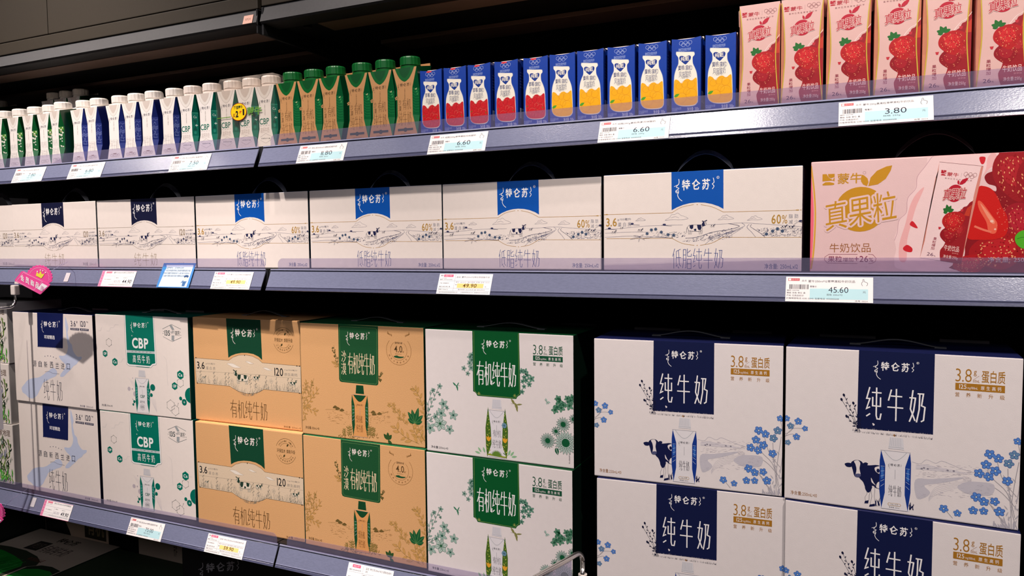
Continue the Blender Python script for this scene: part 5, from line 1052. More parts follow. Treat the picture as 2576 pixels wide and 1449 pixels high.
def dream(kind, w=DW):
    WH = (244, 236, 230)
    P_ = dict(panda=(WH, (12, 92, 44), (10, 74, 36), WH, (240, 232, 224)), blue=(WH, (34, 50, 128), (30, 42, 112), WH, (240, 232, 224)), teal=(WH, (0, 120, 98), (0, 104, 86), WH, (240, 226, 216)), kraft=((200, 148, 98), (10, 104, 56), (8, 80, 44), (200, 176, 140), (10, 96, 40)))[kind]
    cf, cfac, cs, ct, cc_ = P_
    m = MB([FOIL]); c = .185 * w; m1, m2, h = .30 * DH, .70 * DH, DH
    waisted(m, w, DD, h, c, m1, m2, cf, cfac, cs, ct, .010)
    m.frame(front()); U = lambda u, v: (u * w, v * h)
    lip = smooth([U(.10, 1.0), U(.17, .93), U(.30, .845), U(.45, .80), U(.55, .80), U(.70, .845), U(.83, .93), U(.90, 1.0)], 3)
    inner = smooth([U(.24, 1.0), U(.30, .93), U(.42, .865), U(.5, .85), U(.58, .865), U(.70, .93), U(.76, 1.0)], 3)
    if kind == 'kraft': m.raw(lip, [tuple(range(len(lip)))], cc_, 1); m.raw(inner, [tuple(range(len(inner)))], (8, 78, 34), 2)
    else: m.raw(lip, [tuple(range(len(lip)))], (236, 228, 220), 1); m.raw(inner, [tuple(range(len(inner)))], (214, 200, 190), 2); m.line(lip, .0004, (178, 166, 160), 2, mm=True)
    ik = (84, 62, 42) if kind == 'kraft' else (70, 68, 84)
    logo(m, .20 * w, .775 * h, .80 * w, .725 * h, ik, 2, False, True)
    wd2 = {'kraft': 'ORGANIC', 'teal': 'HIGH CALCIUM', 'blue': 'PURE MILK', 'panda': 'ORGANIC MILK'}[kind]
    m.text(wd2, (.5 * w - .085 * h, .61 * h + .0007), (.5 * w + .085 * h, .61 * h - .0009), (150, 136, 130) if kind != 'kraft' else (120, 88, 56), 2, mm=True, rot=-PI / 2)
    gy = (150, 140, 140)
    if kind == 'kraft':
        m.tall('沙', U(.22, .535), U(.34, .455), .0004, (90, 60, 36), 2, mm=True); m.tall('漠', U(.22, .445), U(.34, .365), .0004, (90, 60, 36), 2, mm=True); m.tall('有机', U(.40, .545), U(.74, .38), .0004, (90, 60, 36), 2, .1, mm=True); m.tall('纯牛奶', U(.22, .355), U(.76, .15), .0004, (90, 60, 36), 2, .12, mm=True)
        m.ell(U(.5, .085), .0034, .0032, (64, 72, 56), 2, mm=True); m.raw([U(.18, .105), U(.82, .105), U(.82, .070), U(.18, .070)], [(0, 1, 2, 3)], (64, 72, 56), 2); m.text('净含量:250mL', U(.3, .035), U(.7, .018), (110, 80, 56), 2, mm=True)
        petals(m, .15 * w, .56 * h, .0032, 5, (206, 156, 104), (90, 66, 36), 2, .3, None, .7)
    elif kind == 'blue':
        m.tall('纯牛奶', U(.22, .37), U(.76, .175), .0003, gy, 2, .12, mm=True); m.line([U(.24, .10), U(.76, .10), U(.82, .08), U(.76, .055), U(.24, .055), U(.18, .08)], .0004, (150, 120, 120), 2, True, mm=True); m.raw([U(.38, .115), U(.62, .115), U(.58, .10), U(.42, .10)], [(0, 1, 2, 3)], (160, 128, 120), 2); m.text('3.8g 优质', U(.28, .09), U(.72, .066), (150, 120, 120), 2, mm=True)
    elif kind == 'panda':
        m.tall('有机', U(.24, .47), U(.74, .33), .0003, gy, 2, .12, mm=True); m.tall('纯牛奶', U(.22, .31), U(.76, .15), .0003, gy, 2, .12, mm=True); m.line([U(.24, .10), U(.76, .10), U(.82, .08), U(.76, .055), U(.24, .055), U(.18, .08)], .0004, (140, 130, 126), 2, True, mm=True); m.text('3.8g', U(.38, .09), U(.62, .066), (140, 130, 126), 2, mm=True)
    else:
        m.text('CBP', U(.20, .475), U(.70, .375), (0, 110, 90), 2, .012, mm=True); m.text('活性蛋白', U(.22, .36), U(.72, .35), gy, 2, mm=True, space=.6); m.text('高钙牛奶', U(.24, .325), U(.70, .235), (206, 190, 184), 2, mm=True)
        m.line([U(.22, .17), U(.5, .225), U(.80, .17)], .0003, gy, 2, mm=True); m.line([U(.22, .12), U(.5, .065), U(.80, .12)], .0003, gy, 2, mm=True); m.text('135mg', U(.28, .155), U(.74, .13), (110, 110, 116), 2, mm=True)
    # print on the visible corner facets
    F = facet_frame(w, c, m1, m2); fw_ = math.sqrt(2) * c; m.F = lambda u, v, L: F(u, v, L); rr = random.Random(11)
    if kind == 'panda':
        m.raw([(0, .93), (.8, 1.0), (.9, .85), (.2, .8)], [(0, 1, 2, 3)], (90, 150, 40), 1)
        for k in range(15): u, v = rr.uniform(.1, .9), rr.uniform(0, 1); q = [(u + rr.uniform(.05, .22) * math.cos(t), v + rr.uniform(.02, .06) * math.sin(t)) for t in (0, 1.1, 2.3, 3.4, 4.6, 5.5)]; m.raw([(min(.98, max(.02, a_)), b_) for a_, b_ in q], [tuple(range(6))], (226, 226, 210), 2)
        m.raw([(.1, .8), (.35, .72), (.5, .82), (.7, .76), (.45, .7)], [tuple(range(5))], (210, 216, 150), 2)
    elif kind == 'blue':
        for k in range(7): v = rr.uniform(.02, .9); m.line([(.05, v), (.35, v + .09), (.6, v + .02), (.95, v + .08)], .02, (110, 124, 190), 1, mm=True)
        m.ring((.45, .55), .22, .03, (120, 134, 196), 1, 14, mm=True); m.line([(.2, .1), (.5, .35), (.8, .1), (.2, .1)], .03, (120, 134, 196), 1, mm=True)
    elif kind == 'teal':
        m.raw([(0, 1), (1, 1), (1, .97), (0, .97)], [(0, 1, 2, 3)], (60, 170, 140), 1); m.text('Ca', (.25, .86), (.75, .76), (230, 244, 236), 2, mm=True); m.line([(.5, .45), (.9, .45)], .03, (230, 244, 236), 2, mm=True); m.line([(.7, .40), (.7, .50)], .08, (230, 244, 236), 2, mm=True)
        m.raw([(.2, .68), (.8, .68), (.5, .5)], [(0, 1, 2)], (0, 90, 74), 1); m.raw([(.2, .24), (.8, .24), (.5, .42)], [(0, 1, 2)], (0, 90, 74), 1); m.ell((.5, .13), .2, .07, (40, 150, 126), 1, mm=True)
    else:
        for k in range(9): v = .98 - .1 * k; m.line([(.05, v), (.4, v - .06), (.9, v - .04)], .018, (30, 140, 74), 1, mm=True)
        for k in range(5): m.raw([(.1 + .1 * k, 1.12 - .09 * k), (.45 + .1 * k, 1.18 - .09 * k), (.35 + .1 * k, 1.10 - .09 * k)], [(0, 1, 2)], (196, 206, 150) if k < 3 else (60, 160, 90), 2)
    return m, cc_, w
def ordn(k): return ('first', 'second', 'third', 'fourth', 'fifth', 'sixth', 'seventh')[k]
def make_dream(kind, label, loc, rz, group, w=DW, tilt=(.05, .0)):
    m, cc_, w = dream(kind, w); t = thing('milk_carton', label, 'carton', loc, rz, group); m.seal('carton_body', t)
    c = cap_mesh(cc_).seal('screw_cap', t); c.location = Vector((w / 2, .0172, DH + .0014)) * S; c.rotation_euler = (tilt[0], tilt[1], 0); return t
# white cartons, green patterned sides
GP = 'white milk cartons with green patterned sides'; xs = (-.141, -.0905, -.0420, .0035, .0500)
p0 = make_dream('panda', 'white capped carton with green patterned side, cut off by the left picture edge', (xs[0], .004, ZT), -.08, GP)
for k in range(1, 5): dup(p0, (xs[k], .004 - (.006 if k == 4 else 0), ZT), (-.09, -.06, -.10, -.06, -.16)[k], 'white capped carton with green patterned side, %s of the four whole ones' % ('leftmost', 'second from left', 'third from left', 'rightmost')[k - 1], GP)
# blue sided
GBL = 'white milk cartons with navy blue sides'; xs = (.1030, .1455, .2035, .2470, .2920, .3440)
b0 = make_dream('blue', 'white capped carton with navy blue sides, %s from left of six' % ordn(0), (xs[0], .004, ZT), -.06, GBL)
for k in range(1, 6): dup(b0, (xs[k], .003, ZT), (-.05, -.10, .0, -.03, -.05, -.02)[k], 'white capped carton with navy blue sides, %s from left of six' % ordn(k), GBL)
# teal sided, two loose and a wrapped trio
GT = 'white milk cartons with teal sides'
c0 = make_dream('teal', 'white carton with large teal letters and teal side, left of the two loose ones', (.3895, .002, ZT), .0, GT)
dup(c0, (.4345, .002, ZT), .0, 'white carton with large teal letters and teal side, right of the two loose ones', GT)
pk = thing('milk_multipack', 'three teal sided cartons in clear film with a yellow sticker', 'multipack', (.4800, .002, ZT), 0.0)
cb = [k for k in bpy.data.objects if k.parent == c0]; body0 = [k for k in cb if 'body' in k.name][0]; cap0 = [k for k in cb if 'cap' in k.name][0]
for k in range(3):
    b_ = body0.copy(); b_.name = 'milk_carton'; COL.objects.link(b_); b_.parent = pk; b_.location = Vector((.0015 + .0422 * k, .0015, 0)) * S
    c_ = cap0.copy(); COL.objects.link(c_); c_.parent = b_
m = MB([FILM]); Wf, Df = .1285, .047; hz = [(0, 0, 0), (.0, .0, .101), (.006, .004, .1205)]
lv = [[(a_, b_, z), (Wf - a_, b_, z), (Wf - a_, Df - b_, z), (a_, Df - b_, z)] for (a_, b_, z) in hz]
for A_, B_ in zip(lv, lv[1:]):
    for k in range(4): m.face([A_[k], A_[(k + 1) % 4], B_[(k + 1) % 4], B_[k]], (220, 220, 220))
m.face(lv[-1], (220, 220, 220)); m.seal('shrink_wrap', pk)
m = MB([PAPER]); m.frame(front(0, 0, -.0004)); n = 28
m.ell((.0505, .0620), .0178, .0148, (150, 40, 20), 0, 0, 30, mm=True); m.ell((.0505, .0620), .0168, .0138, (252, 206, 16), 1, 0, 30, mm=True)
m.text('买', (.0375, .0595), (.0435, .0530), (130, 40, 20), 2, .02, mm=True); m.text('2', (.0440, .0640), (.0500, .0530), (30, 24, 20), 2, .05, mm=True); m.text('赠', (.0525, .0635), (.0575, .0580), (200, 50, 30), 2, .03, mm=True); m.text('1', (.0595, .0660), (.0632, .0555), (30, 24, 20), 2, .05, mm=True); m.text('超值蒙牛', (.0400, .0725), (.0600, .0665), (30, 60, 30), 2, .03, mm=True)
m.seal('offer_sticker', pk)
m = MB([PAPER]); m.frame(front(0, 0, -.0004)); m.line([(.002, .0545), (.033, .0550)], .0012, (90, 140, 40), 0, mm=True); m.seal('printed_band', pk)
m = MB([PAPER]); m.frame(front(0, 0, -.0004)); m.text('蒙牛', (.0690, .0680), (.1010, .0540), (96, 146, 60), 0, .03, mm=True); m.seal('printed_lettering', pk)
# kraft cartons with green caps
GK = 'kraft milk cartons with green caps'; xs = (.6130, .6565, .7000, .7505, .7940, .8385)
k0 = make_dream('kraft', 'kraft carton with green cap, first from left of six, beside the wrapped pack', (xs[0], .001, ZT), .0, GK, .0420)
for k in range(1, 6): dup(k0, (xs[k], .001, ZT), (0, .02, -.04, .0, .02, .0)[k], 'kraft carton with green cap, %s from left of six' % ordn(k), GK)
# raised second row
b = MB([BLACK]); b.box(0, .42, 0, .10, 0, .0540, (14, 14, 15), 0, .002); tag(b.seal('display_riser', None, (-.36, .090, ZT)), 'low black riser block behind the front cartons on the top shelf', 'riser')
GR = 'white capped cartons on the riser behind'
for k, (x, lb) in enumerate(((-.1290, 'white capped carton in the back row above the others, left of three'), (-.0870, 'white capped carton in the back row above the others, middle of three'), (-.0440, 'white capped carton in the back row above the others, right of three'), (-.3200, 'white capped carton in the back row, at the far left picture edge'))): dup(p0, (x, .1020, ZT + .0542), -.02, lb, GR)

# blue yogurt cartons
YW, YH, YD = .0365, .0925, .048
def yogurt(peach):
    w, h, d = YW, YH, YD; BL_ = (2, 58, 160); m = MB([FOIL])
    nx, nz = 8, 10
    def P3(i, j, fr): # bulged front/back sheet
        u, v = i / nx, j / nz; bow = 0.0; z = h * v - (.0018 * math.sin(PI * u) if j == nz else 0)
        return (w * u, (-bow if fr else d + bow), z)
    for fr in (1, 0):
        vs = [P3(i, j, fr) for j in range(nz + 1) for i in range(nx + 1)]
        m.add(vs, [(j * (nx + 1) + i, j * (nx + 1) + i + 1, (j + 1) * (nx + 1) + i + 1, (j + 1) * (nx + 1) + i) for j in range(nz) for i in range(nx)], BL_, 0, True)
    for x in (0, w): m.face([(x, 0, 0), (x, d, 0), (x, d, h), (x, 0, h)], (12, 44, 132)); m.face([(x, .002, h), (x, d - .002, h), (x + (-.0008 if x == 0 else .0008), d / 2, h - .016)], (20, 60, 160))
    TC = (240, 206, 178)
    vs = [(w * k / 8, 0, h - .0018 * math.sin(PI * k / 8)) for k in range(9)] + [(w * k / 8, d * .45, h + .0022 + .0008 * math.sin(PI * k / 8)) for k in range(9)] + [(w * k / 8, d, h) for k in range(9)]
    m.add(vs, [(r_ * 9 + k, r_ * 9 + k + 1, r_ * 9 + k + 10, r_ * 9 + k + 9) for r_ in (0, 1) for k in range(8)], TC, 0, True)
    m.box(.0, w, d * .45, d * .45 + .001, h + .001, h + .0048, (236, 226, 222)); m.face([(0, 0, 0), (w, 0, 0), (w, d, 0), (0, d, 0)], BL_)
    H = homog([(1465, 190), (1750, 145), (1470, 830), (1735, 795)], [(0, h), (w, h), (0, 0), (w, 0)]); P = H
    def FR(u, v, L):
        bow = 0.0
        return (u, -bow - .00005 - .00002 * L, v)
    m.frame(FR, H); m.clip = (.0004, w - .0004, .0004, h - .0004)
    X, Y = P((1557, 222)); rings5(m, X, Y, .00235, .0003, (190, 205, 240), 2); m.text('奥林匹克全球合作伙伴', (1532, 271), (1650, 283), (170, 190, 236), 2)
    bt = [(1508, 304), (1520, 299), (1600, 296), (1672, 292), (1685, 298), (1687, 318), (1670, 338), (1668, 370), (1672, 400), (1692, 440), (1706, 480), (1712, 540), (1714, 700), (1704, 735), (1680, 755), (1630, 765), (1560, 768), (1515, 756), (1492, 728), (1487, 690), (1488, 560), (1494, 500), (1510, 450), (1528, 412), (1530, 380), (1527, 350), (1508, 326)]
    m.blob(bt, (150, 160, 190), 1); X, Y = P((1600, 530)); m.raw([(X + (p[0] - X) * .965, Y + (p[1] - Y) * .985) for p in smooth([P(q) for q in bt], 4, True)], [tuple(range(len(bt) * 4))], (248, 240, 224), 2)
    m.blob([(1539, 352), (1550, 338), (1572, 336), (1592, 343), (1612, 336), (1636, 328), (1650, 338), (1646, 362), (1627, 384), (1602, 409), (1588, 406), (1562, 388), (1544, 372)], (10, 52, 140), 3); m.text('纯甄', (1553, 346), (1634, 374), (248, 240, 220), 4, .01)
    m.text('黄桃' if peach else '草莓', (1528, 424), (1588, 460), (30, 50, 110), 3, .01); m.text('果粒', (1598, 420), (1658, 455), (30, 50, 110), 3)
    m.ring(P((1612, 438)), .0027, .0002, (30, 50, 110), 3, 16, mm=True); m.ring(P((1645, 436)), .0027, .0002, (30, 50, 110), 3, 16, mm=True); m.text('风味酸奶', (1536, 476), (1650, 514), (60, 70, 110), 3); m.text('—健康伴侣—', (1550, 518), (1636, 528), (90, 90, 110), 3)
    c1, c2, c3 = ((246, 176, 14), (250, 196, 60), (226, 140, 10)) if peach else ((204, 26, 34), (232, 110, 90), (160, 14, 24))
    m.blob([(1494, 560), (1530, 552), (1560, 578), (1590, 545), (1625, 535), (1655, 548), (1700, 520), (1706, 600), (1708, 700), (1692, 738), (1640, 755), (1545, 760), (1504, 738), (1494, 700)], c1, 4)
    rr = random.Random(2)
    for cx, cy, r_ in ((1540, 600, 30), (1590, 580, 30), (1650, 580, 36), (1560, 700, 46), (1650, 660, 48), (1610, 640, 30)): m.ring(P((cx, cy)), r_ * .000138, .0003, c3, 5, 16, mm=True); m.ring(P((cx + 3, cy - 2)), r_ * .00011, .0003, c2, 5, 16, mm=True, a0=.6, a1=2.6)
    if peach: X, Y = P((1492, 695)); leaf(m, X, Y, .45, .0075, .0036, (80, 160, 40), 7)
    else:
        for k in range(50): m.ell((rr.uniform(1506, 1696), rr.uniform(590, 735)), .0003, .0002, (250, 150, 120), 6, 0, 6)
        for cx in (1500, 1690): X, Y = P((cx, 660)); leaf(m, X, Y, .6 if cx < 1600 else 2.4, .0035, .0012, (90, 110, 30), 7)
    m.text('净含量: 200g', (1612, 772), (1720, 800), (206, 214, 240), 2); m.text('巴氏杀菌热处理', (1475, 786), (1558, 796), (150, 166, 220), 2); m.text('风味酸奶', (1475, 802), (1524, 810), (150, 166, 220), 2)
    if not peach: m.clip = None; m.ell((w * .42, h - .0030), .0046, .0013, (220, 40, 50), 2, 0, 16, mm=True)
    # side print
    m.H = None; m.F = lambda u, v, L: (w + .0003, u, v); m.clip = None
    for k in range(6): m.line([(.006, .055 + .004 * k), (.036, .055 + .004 * k)], .0006, (110, 130, 200), 1, mm=True)
    m.raw([(.006, .012), (.022, .012), (.022, .026), (.006, .026)], [(0, 1, 2, 3)], (200, 206, 226), 1)
    for k in range(7): m.line([(.008 + .002 * k, .013), (.008 + .002 * k, .025)], .0007, (16, 40, 110), 2, mm=True)
    return m
def single(name, m, lab, cat, loc, rz, group): return tag(m.seal(name, None, loc, rz), lab, cat, group)
GS, GPE = 'blue strawberry yogurt cartons', 'blue peach yogurt cartons'
xs = (.8865, .9265, .9660, 1.0085, 1.0530)
y0_ = single('yogurt_carton', yogurt(False), 'blue yogurt carton with red strawberry bottle picture, first from left of five', 'carton', (xs[0], .001, ZT), .0, GS)
def dup1(o, loc, rz, lab): c = o.copy(); COL.objects.link(c); c.location = W(*loc); c.rotation_euler = (0, 0, rz); c['label'] = lab; return c
for k in range(1, 5): dup1(y0_, (xs[k], .001, ZT), (0, .0, -.03, -.03, -.02)[k], 'blue yogurt carton with red strawberry bottle picture, %s from left of five' % ordn(k))
xs = (1.0925, 1.1325, 1.1745, 1.2160, 1.2590, 1.3010)
q0_ = single('yogurt_carton', yogurt(True), 'blue yogurt carton with yellow peach bottle picture, first from left of six', 'carton', (xs[0], .000, ZT), .0, GPE)
for k in range(1, 6): dup1(q0_, (xs[k], -.001, ZT), (0, .0, .02, .02, .0, .03)[k], 'blue yogurt carton with yellow peach bottle picture, %s from left of six' % ordn(k))

# pink strawberry cartons
PW, PH = .0465, .1210
def pinkc():
    m = MB([FOIL]); w, h, d = PW, PH, .046; c = .085 * w; m1, m2 = .34 * h, .62 * h; PK = (228, 184, 176)
    waisted(m, w, d, h, c, m1, m2, PK, (226, 150, 120), (238, 170, 160), (244, 200, 190), .0)
    m.frame(front()); m.clip = (.0002, w - .0002, .0002, h - .0002); pinkfront(m, w, h, 1, random.Random(6))
    for sg in (0, 1):
        f = (lambda u: w - u) if sg else (lambda u: u)
        m.line(smooth([(f(.0004), 0), (f(c * .75), m1 * .7), (f(c * 1.15), (m1 + m2) / 2), (f(c * .75), h * .78), (f(.0004), h * .97)], 6), .0011, (206, 178, 60), 12, mm=True)
    m.clip = None
    for x, sx in ((0, -1), (w, 1)): m.add([(x, d * .2, h), (x, d * .8, h), (x + sx * .0015, d / 2, h - .020), (x + sx * .003, d * .3, h - .002), (x + sx * .003, d * .7, h - .002), (x + sx * .0035, d / 2, h - .018)], [(0, 1, 4, 3), (0, 3, 5, 2), (1, 4, 5, 2), (3, 4, 5)], (244, 206, 196))
    m.box(.0005, w - .0005, d * .5, d * .5 + .001, h, h + .003, (240, 200, 190))
    return m
GZ = 'pink strawberry milk cartons'; xs = (1.3420, 1.3900, 1.4400, 1.4900, 1.5385, 1.5895)
z0_ = single('strawberry_milk_carton', pinkc(), 'tall pink carton with stacked strawberries, first from left of six', 'carton', (xs[0], -.004, ZT), .0, GZ)
for k in range(1, 6): dup1(z0_, (xs[k], -.005, ZT), (0, .02, .03, .03, .05, .03)[k], 'tall pink carton with stacked strawberries, %s from left of six%s' % (ordn(k), ', cut by the picture edge' if k == 5 else ''))

# ------------------------------------------------------------------ plant picture boxes at the left edge
def art_plant():
    w, h = .20, .1285; m = box_body(w, .12, h, (232, 222, 214), (225, 216, 208), (240, 232, 226)); m.frame(front()); rr = random.Random(8); m.clip = (.0004, w - .004, .0004, h - .0004)
    m.text('中国国家地理', (.118, h - .012), (.192, h - .026), (110, 90, 80), 2, .01, mm=True); m.line([(.10, h - .034), (.192, h - .036)], .0004, (150, 130, 120), 2, mm=True); m.text('探秘中国', (.130, h - .040), (.190, h - .050), (150, 130, 120), 2, mm=True, space=.8)
    for k in range(420):
        x = rr.uniform(.0, .196); y = rr.uniform(.0, .088); c_ = rr.choice(((40, 66, 34), (70, 104, 46), (96, 120, 60), (50, 74, 50), (120, 150, 60), (40, 50, 40))); leaf(m, x, y, rr.uniform(.5, 2.6), rr.uniform(.008, .020), rr.uniform(.0015, .004), c_, 1 + (k % 5))
    for k in range(30): leaf(m, rr.uniform(0, .19), rr.uniform(.05, .085), rr.uniform(1.1, 2.0), .012, .0035, rr.choice(((120, 120, 150), (110, 90, 70), (150, 160, 170))), 6)
    for k in range(40): m.ell((rr.uniform(0, .19), rr.uniform(.002, .03)), .0014, .0014, (236, 230, 140), 7, 0, 8, mm=True)
    for k in range(60): leaf(m, rr.uniform(.0, .196), rr.uniform(.0, .02), rr.uniform(.6, 2.6), .018, .0035, (84, 176, 60), 6)
    return m
pm = art_plant(); o1 = tag(pm.seal('plant_print_box', None, (-.3275, .006, ZB)), 'box printed with green plants at the left edge, bottom of its stack of three', 'milk box', 'plant print boxes at the left edge')
dup1(o1, (-.3300, .006, ZB + .1290), 0, 'box printed with green plants at the left edge, middle of its stack of three'); dup1(o1, (-.3285, .007, ZB + .2580), 0, 'box printed with green plants at the left edge, top of its stack of three')

# ------------------------------------------------------------------ sign holders and crown tags
def arcpts(c, r, a, b_, a0, a1, n=8): return [tuple(Vector(c) + Vector(a) * (r * math.cos(a0 + (a1 - a0) * k / n)) + Vector(b_) * (r * math.sin(a0 + (a1 - a0) * k / n))) for k in range(n + 1)]
# left: hangs under the middle rail and reaches into the aisle
t = thing('sign_holder', 'chrome rod sign holder clipped under the middle rail at the left edge', 'sign holder', (-.0370, -.0300, -.0350))
m = MB([CAPM]); m.box(-.0065, .0065, -.005, .006, -.0200, -.0005, (226, 214, 208), 0, .002); m.box(-.0065, .0065, .004, .0062, -.0005, .006, (226, 214, 208)); m.seal('clip', t)
m = MB([CHROME]); pts = [(0, 0, -.018), (0, 0, -.030)] + arcpts((0, -.014, -.030), .014, (0, 1, 0), (0, 0, -1), 0, PI / 2) + [(0, -.10, -.044), (0, -.24, -.0440)]; m.tube(pts, .0028, (210, 208, 206), n=12); m.seal('rod', t)
m = MB([SLEEVE]); m.box(-.0148, -.0132, -.25, -.026, -.150, -.047, (230, 230, 240)); m.box(-.0148, -.0132, -.25, -.024, -.046, -.012, (220, 220, 235)); m.seal('clear_sleeve', t)
m = MB([PAPER]); m.box(-.0145, -.0135, -.25, -.0265, -.285, -.1150, (240, 238, 246)); m.seal('poster_sheet', t)
# right: stands on the bottom rail
d_ = Vector((-.26, -.9, 0)).normalized(); t = thing('sign_holder', 'chrome rod sign holder with clear sleeve rising by the green label boxes, bottom edge', 'sign holder', (1.1480, -.0320, -.4650))
m = MB([CAPM]); m.tube([(0, 0, -.02), (0, 0, .046), (0, 0, .0565)], [.0068, .0062, .0060], (240, 228, 220), n=20); m.box(-.0075, .0075, -.004, .0145, -.022, .004, (240, 228, 220), 0, .002); m.seal('clip', t)
m = MB([CHROME]); r_ = .014; pts = [(0, 0, .052), (0, 0, .074)] + arcpts(tuple(d_ * r_ + Vector((0, 0, .074))), r_, tuple(-d_), (0, 0, 1), 0, PI / 2) + [tuple(d_ * .06 + Vector((0, 0, .088))), tuple(d_ * .26 + Vector((0, 0, .088)))]; m.tube(pts, .0034, (214, 208, 204), n=14); m.seal('rod', t)
nrm = Vector((-d_.y, d_.x, 0))
def sheet(m, a0, a1, z0, z1, th, col):
    q = [d_ * a0, d_ * a1]; vs = [tuple(p + nrm * s_ + Vector((0, 0, z))) for z in (z0, z1) for p in q for s_ in (-th, th)]
    m.add(vs, [(0, 1, 3, 2), (4, 5, 7, 6), (0, 1, 5, 4), (2, 3, 7, 6), (0, 2, 6, 4), (1, 3, 7, 5)], col)
m = MB([SLEEVE]); sheet(m, .026, .25, -.02, .0845, .0009, (220, 215, 240)); m.seal('clear_sleeve', t)
m = MB([PAPER]); sheet(m, .040, .24, -.02, .066, .0005, (176, 150, 190)); m.seal('poster_sheet', t)
# crown tags
PKT = (244, 84, 160)
def crown(H, lab, y, sp):
    t = thing('crown_tag', lab, 'promotional tag', (0, y, 0), 0, 'pink crown tags'); m = MB([PAPER]); th = .0009
    plate = [(475, 340), (1005, 600), (1022, 612), (1015, 630), (840, 800), (820, 808), (325, 545), (312, 525), (318, 510), (440, 350)]
    dome = [(560, 380)] + [(800 + 265 * math.cos(a_) + (9 if k % 2 else -9) * math.cos(a_), 470 - 250 * math.sin(a_) - (9 if k % 2 else -9) * math.sin(a_)) for k, a_ in enumerate([PI * .93 - (PI * 1.05) * j / 26 for j in range(27)])] + [(985, 590)]
    m.frame(lambda u, v, L: (u, -th - .0001 - .00008 * L, v), H)
    for ol, dy in ((plate, 0.0004), (dome, 0.0)):
        q = [H(p) for p in ol]; n = len(q); m.face([(p[0], -th - dy, p[1]) for p in q], PKT); m.face([(p[0], 0, p[1]) for p in q], PKT)
        for i in range(n): a_, b_ = q[i], q[(i + 1) % n]; m.face([(a_[0], -th - dy, a_[1]), (b_[0], -th - dy, b_[1]), (b_[0], 0, b_[1]), (a_[0], 0, a_[1])], PKT)
    LP = (255, 176, 214); m.line([(605, 400)] + [(800 + 205 * math.cos(a_) + (7 if k % 2 else -7), 475 - 205 * math.sin(a_)) for k, a_ in enumerate([PI * .88 - PI * .98 * j / 20 for j in range(21)])], .0008, LP, 1)
    m.F = lambda u, v, L: (u, -th - .0005 - .00008 * L, v)
    m.line([(490, 365), (875, 550), (700, 722), (350, 540)], .0007, (255, 206, 228), 1, True)
    for k, ch in enumerate('会员商品'): x_ = 405 + 100 * k; y_ = 425 + 50 * k; X0, Y0 = H((x_, y_)); m.text(ch, (X0 + .0035, Y0 + .0005), (X0 + .0150, Y0 - .0105), (255, 250, 252), 3, .022, mm=True, rot=-.42, shear=-.35)
    m.poly([(870, 580), (985, 640), (860, 745), (770, 690)], (252, 244, 250), 2)
    X0, Y0 = H((835, 640)); m.text('惠', (X0, Y0), (X0 + .0100, Y0 - .0095), (196, 96, 150), 3, .0, mm=True, rot=-.42)
    m.F = lambda u, v, L: (u, -th - .0002 - .00008 * L, v)
    m.poly([(740, 430), (760, 350), (800, 400), (835, 330), (860, 400), (915, 390), (880, 450), (850, 485)], (246, 232, 80), 2)
    for x_, y_ in ((770, 345), (832, 318), (880, 330), (935, 365)): m.ell((x_, y_), .0016, .0014, (255, 240, 246), 3)
    m.seal('tag_plate', t)
    m = MB([SLEEVE]); m.tube(sp, .0005, (230, 230, 240), n=6); m.seal('clear_stem', t); return t
crown(homog([(300, 200), (1100, 200), (300, 820), (1100, 820)], [(.0320, .0071), (.1462, .0074), (.0274, -.0511), (.1423, -.0488)]), 'pink crown member tag hanging at the middle rail near the left edge', -.07, [(.134, -.0005, -.006), (.141, .015, .005), (.122, .042, .011), (.0985, .0548, .008)])
o8 = (0, 0)
H2_ = homog([(300, 200), (1100, 200), (300, 820), (1100, 820)], [(-.1450, -.4580), (-.0310, -.4580), (-.1450, -.5180), (-.0310, -.5160)])
crown(H2_, 'pink crown member tag cut off at the left edge below the bottom rail', -.07, [(-.043, -.0005, -.474), (-.036, .018, -.458), (-.038, .044, -.450), (-.046, .0545, -.446)])

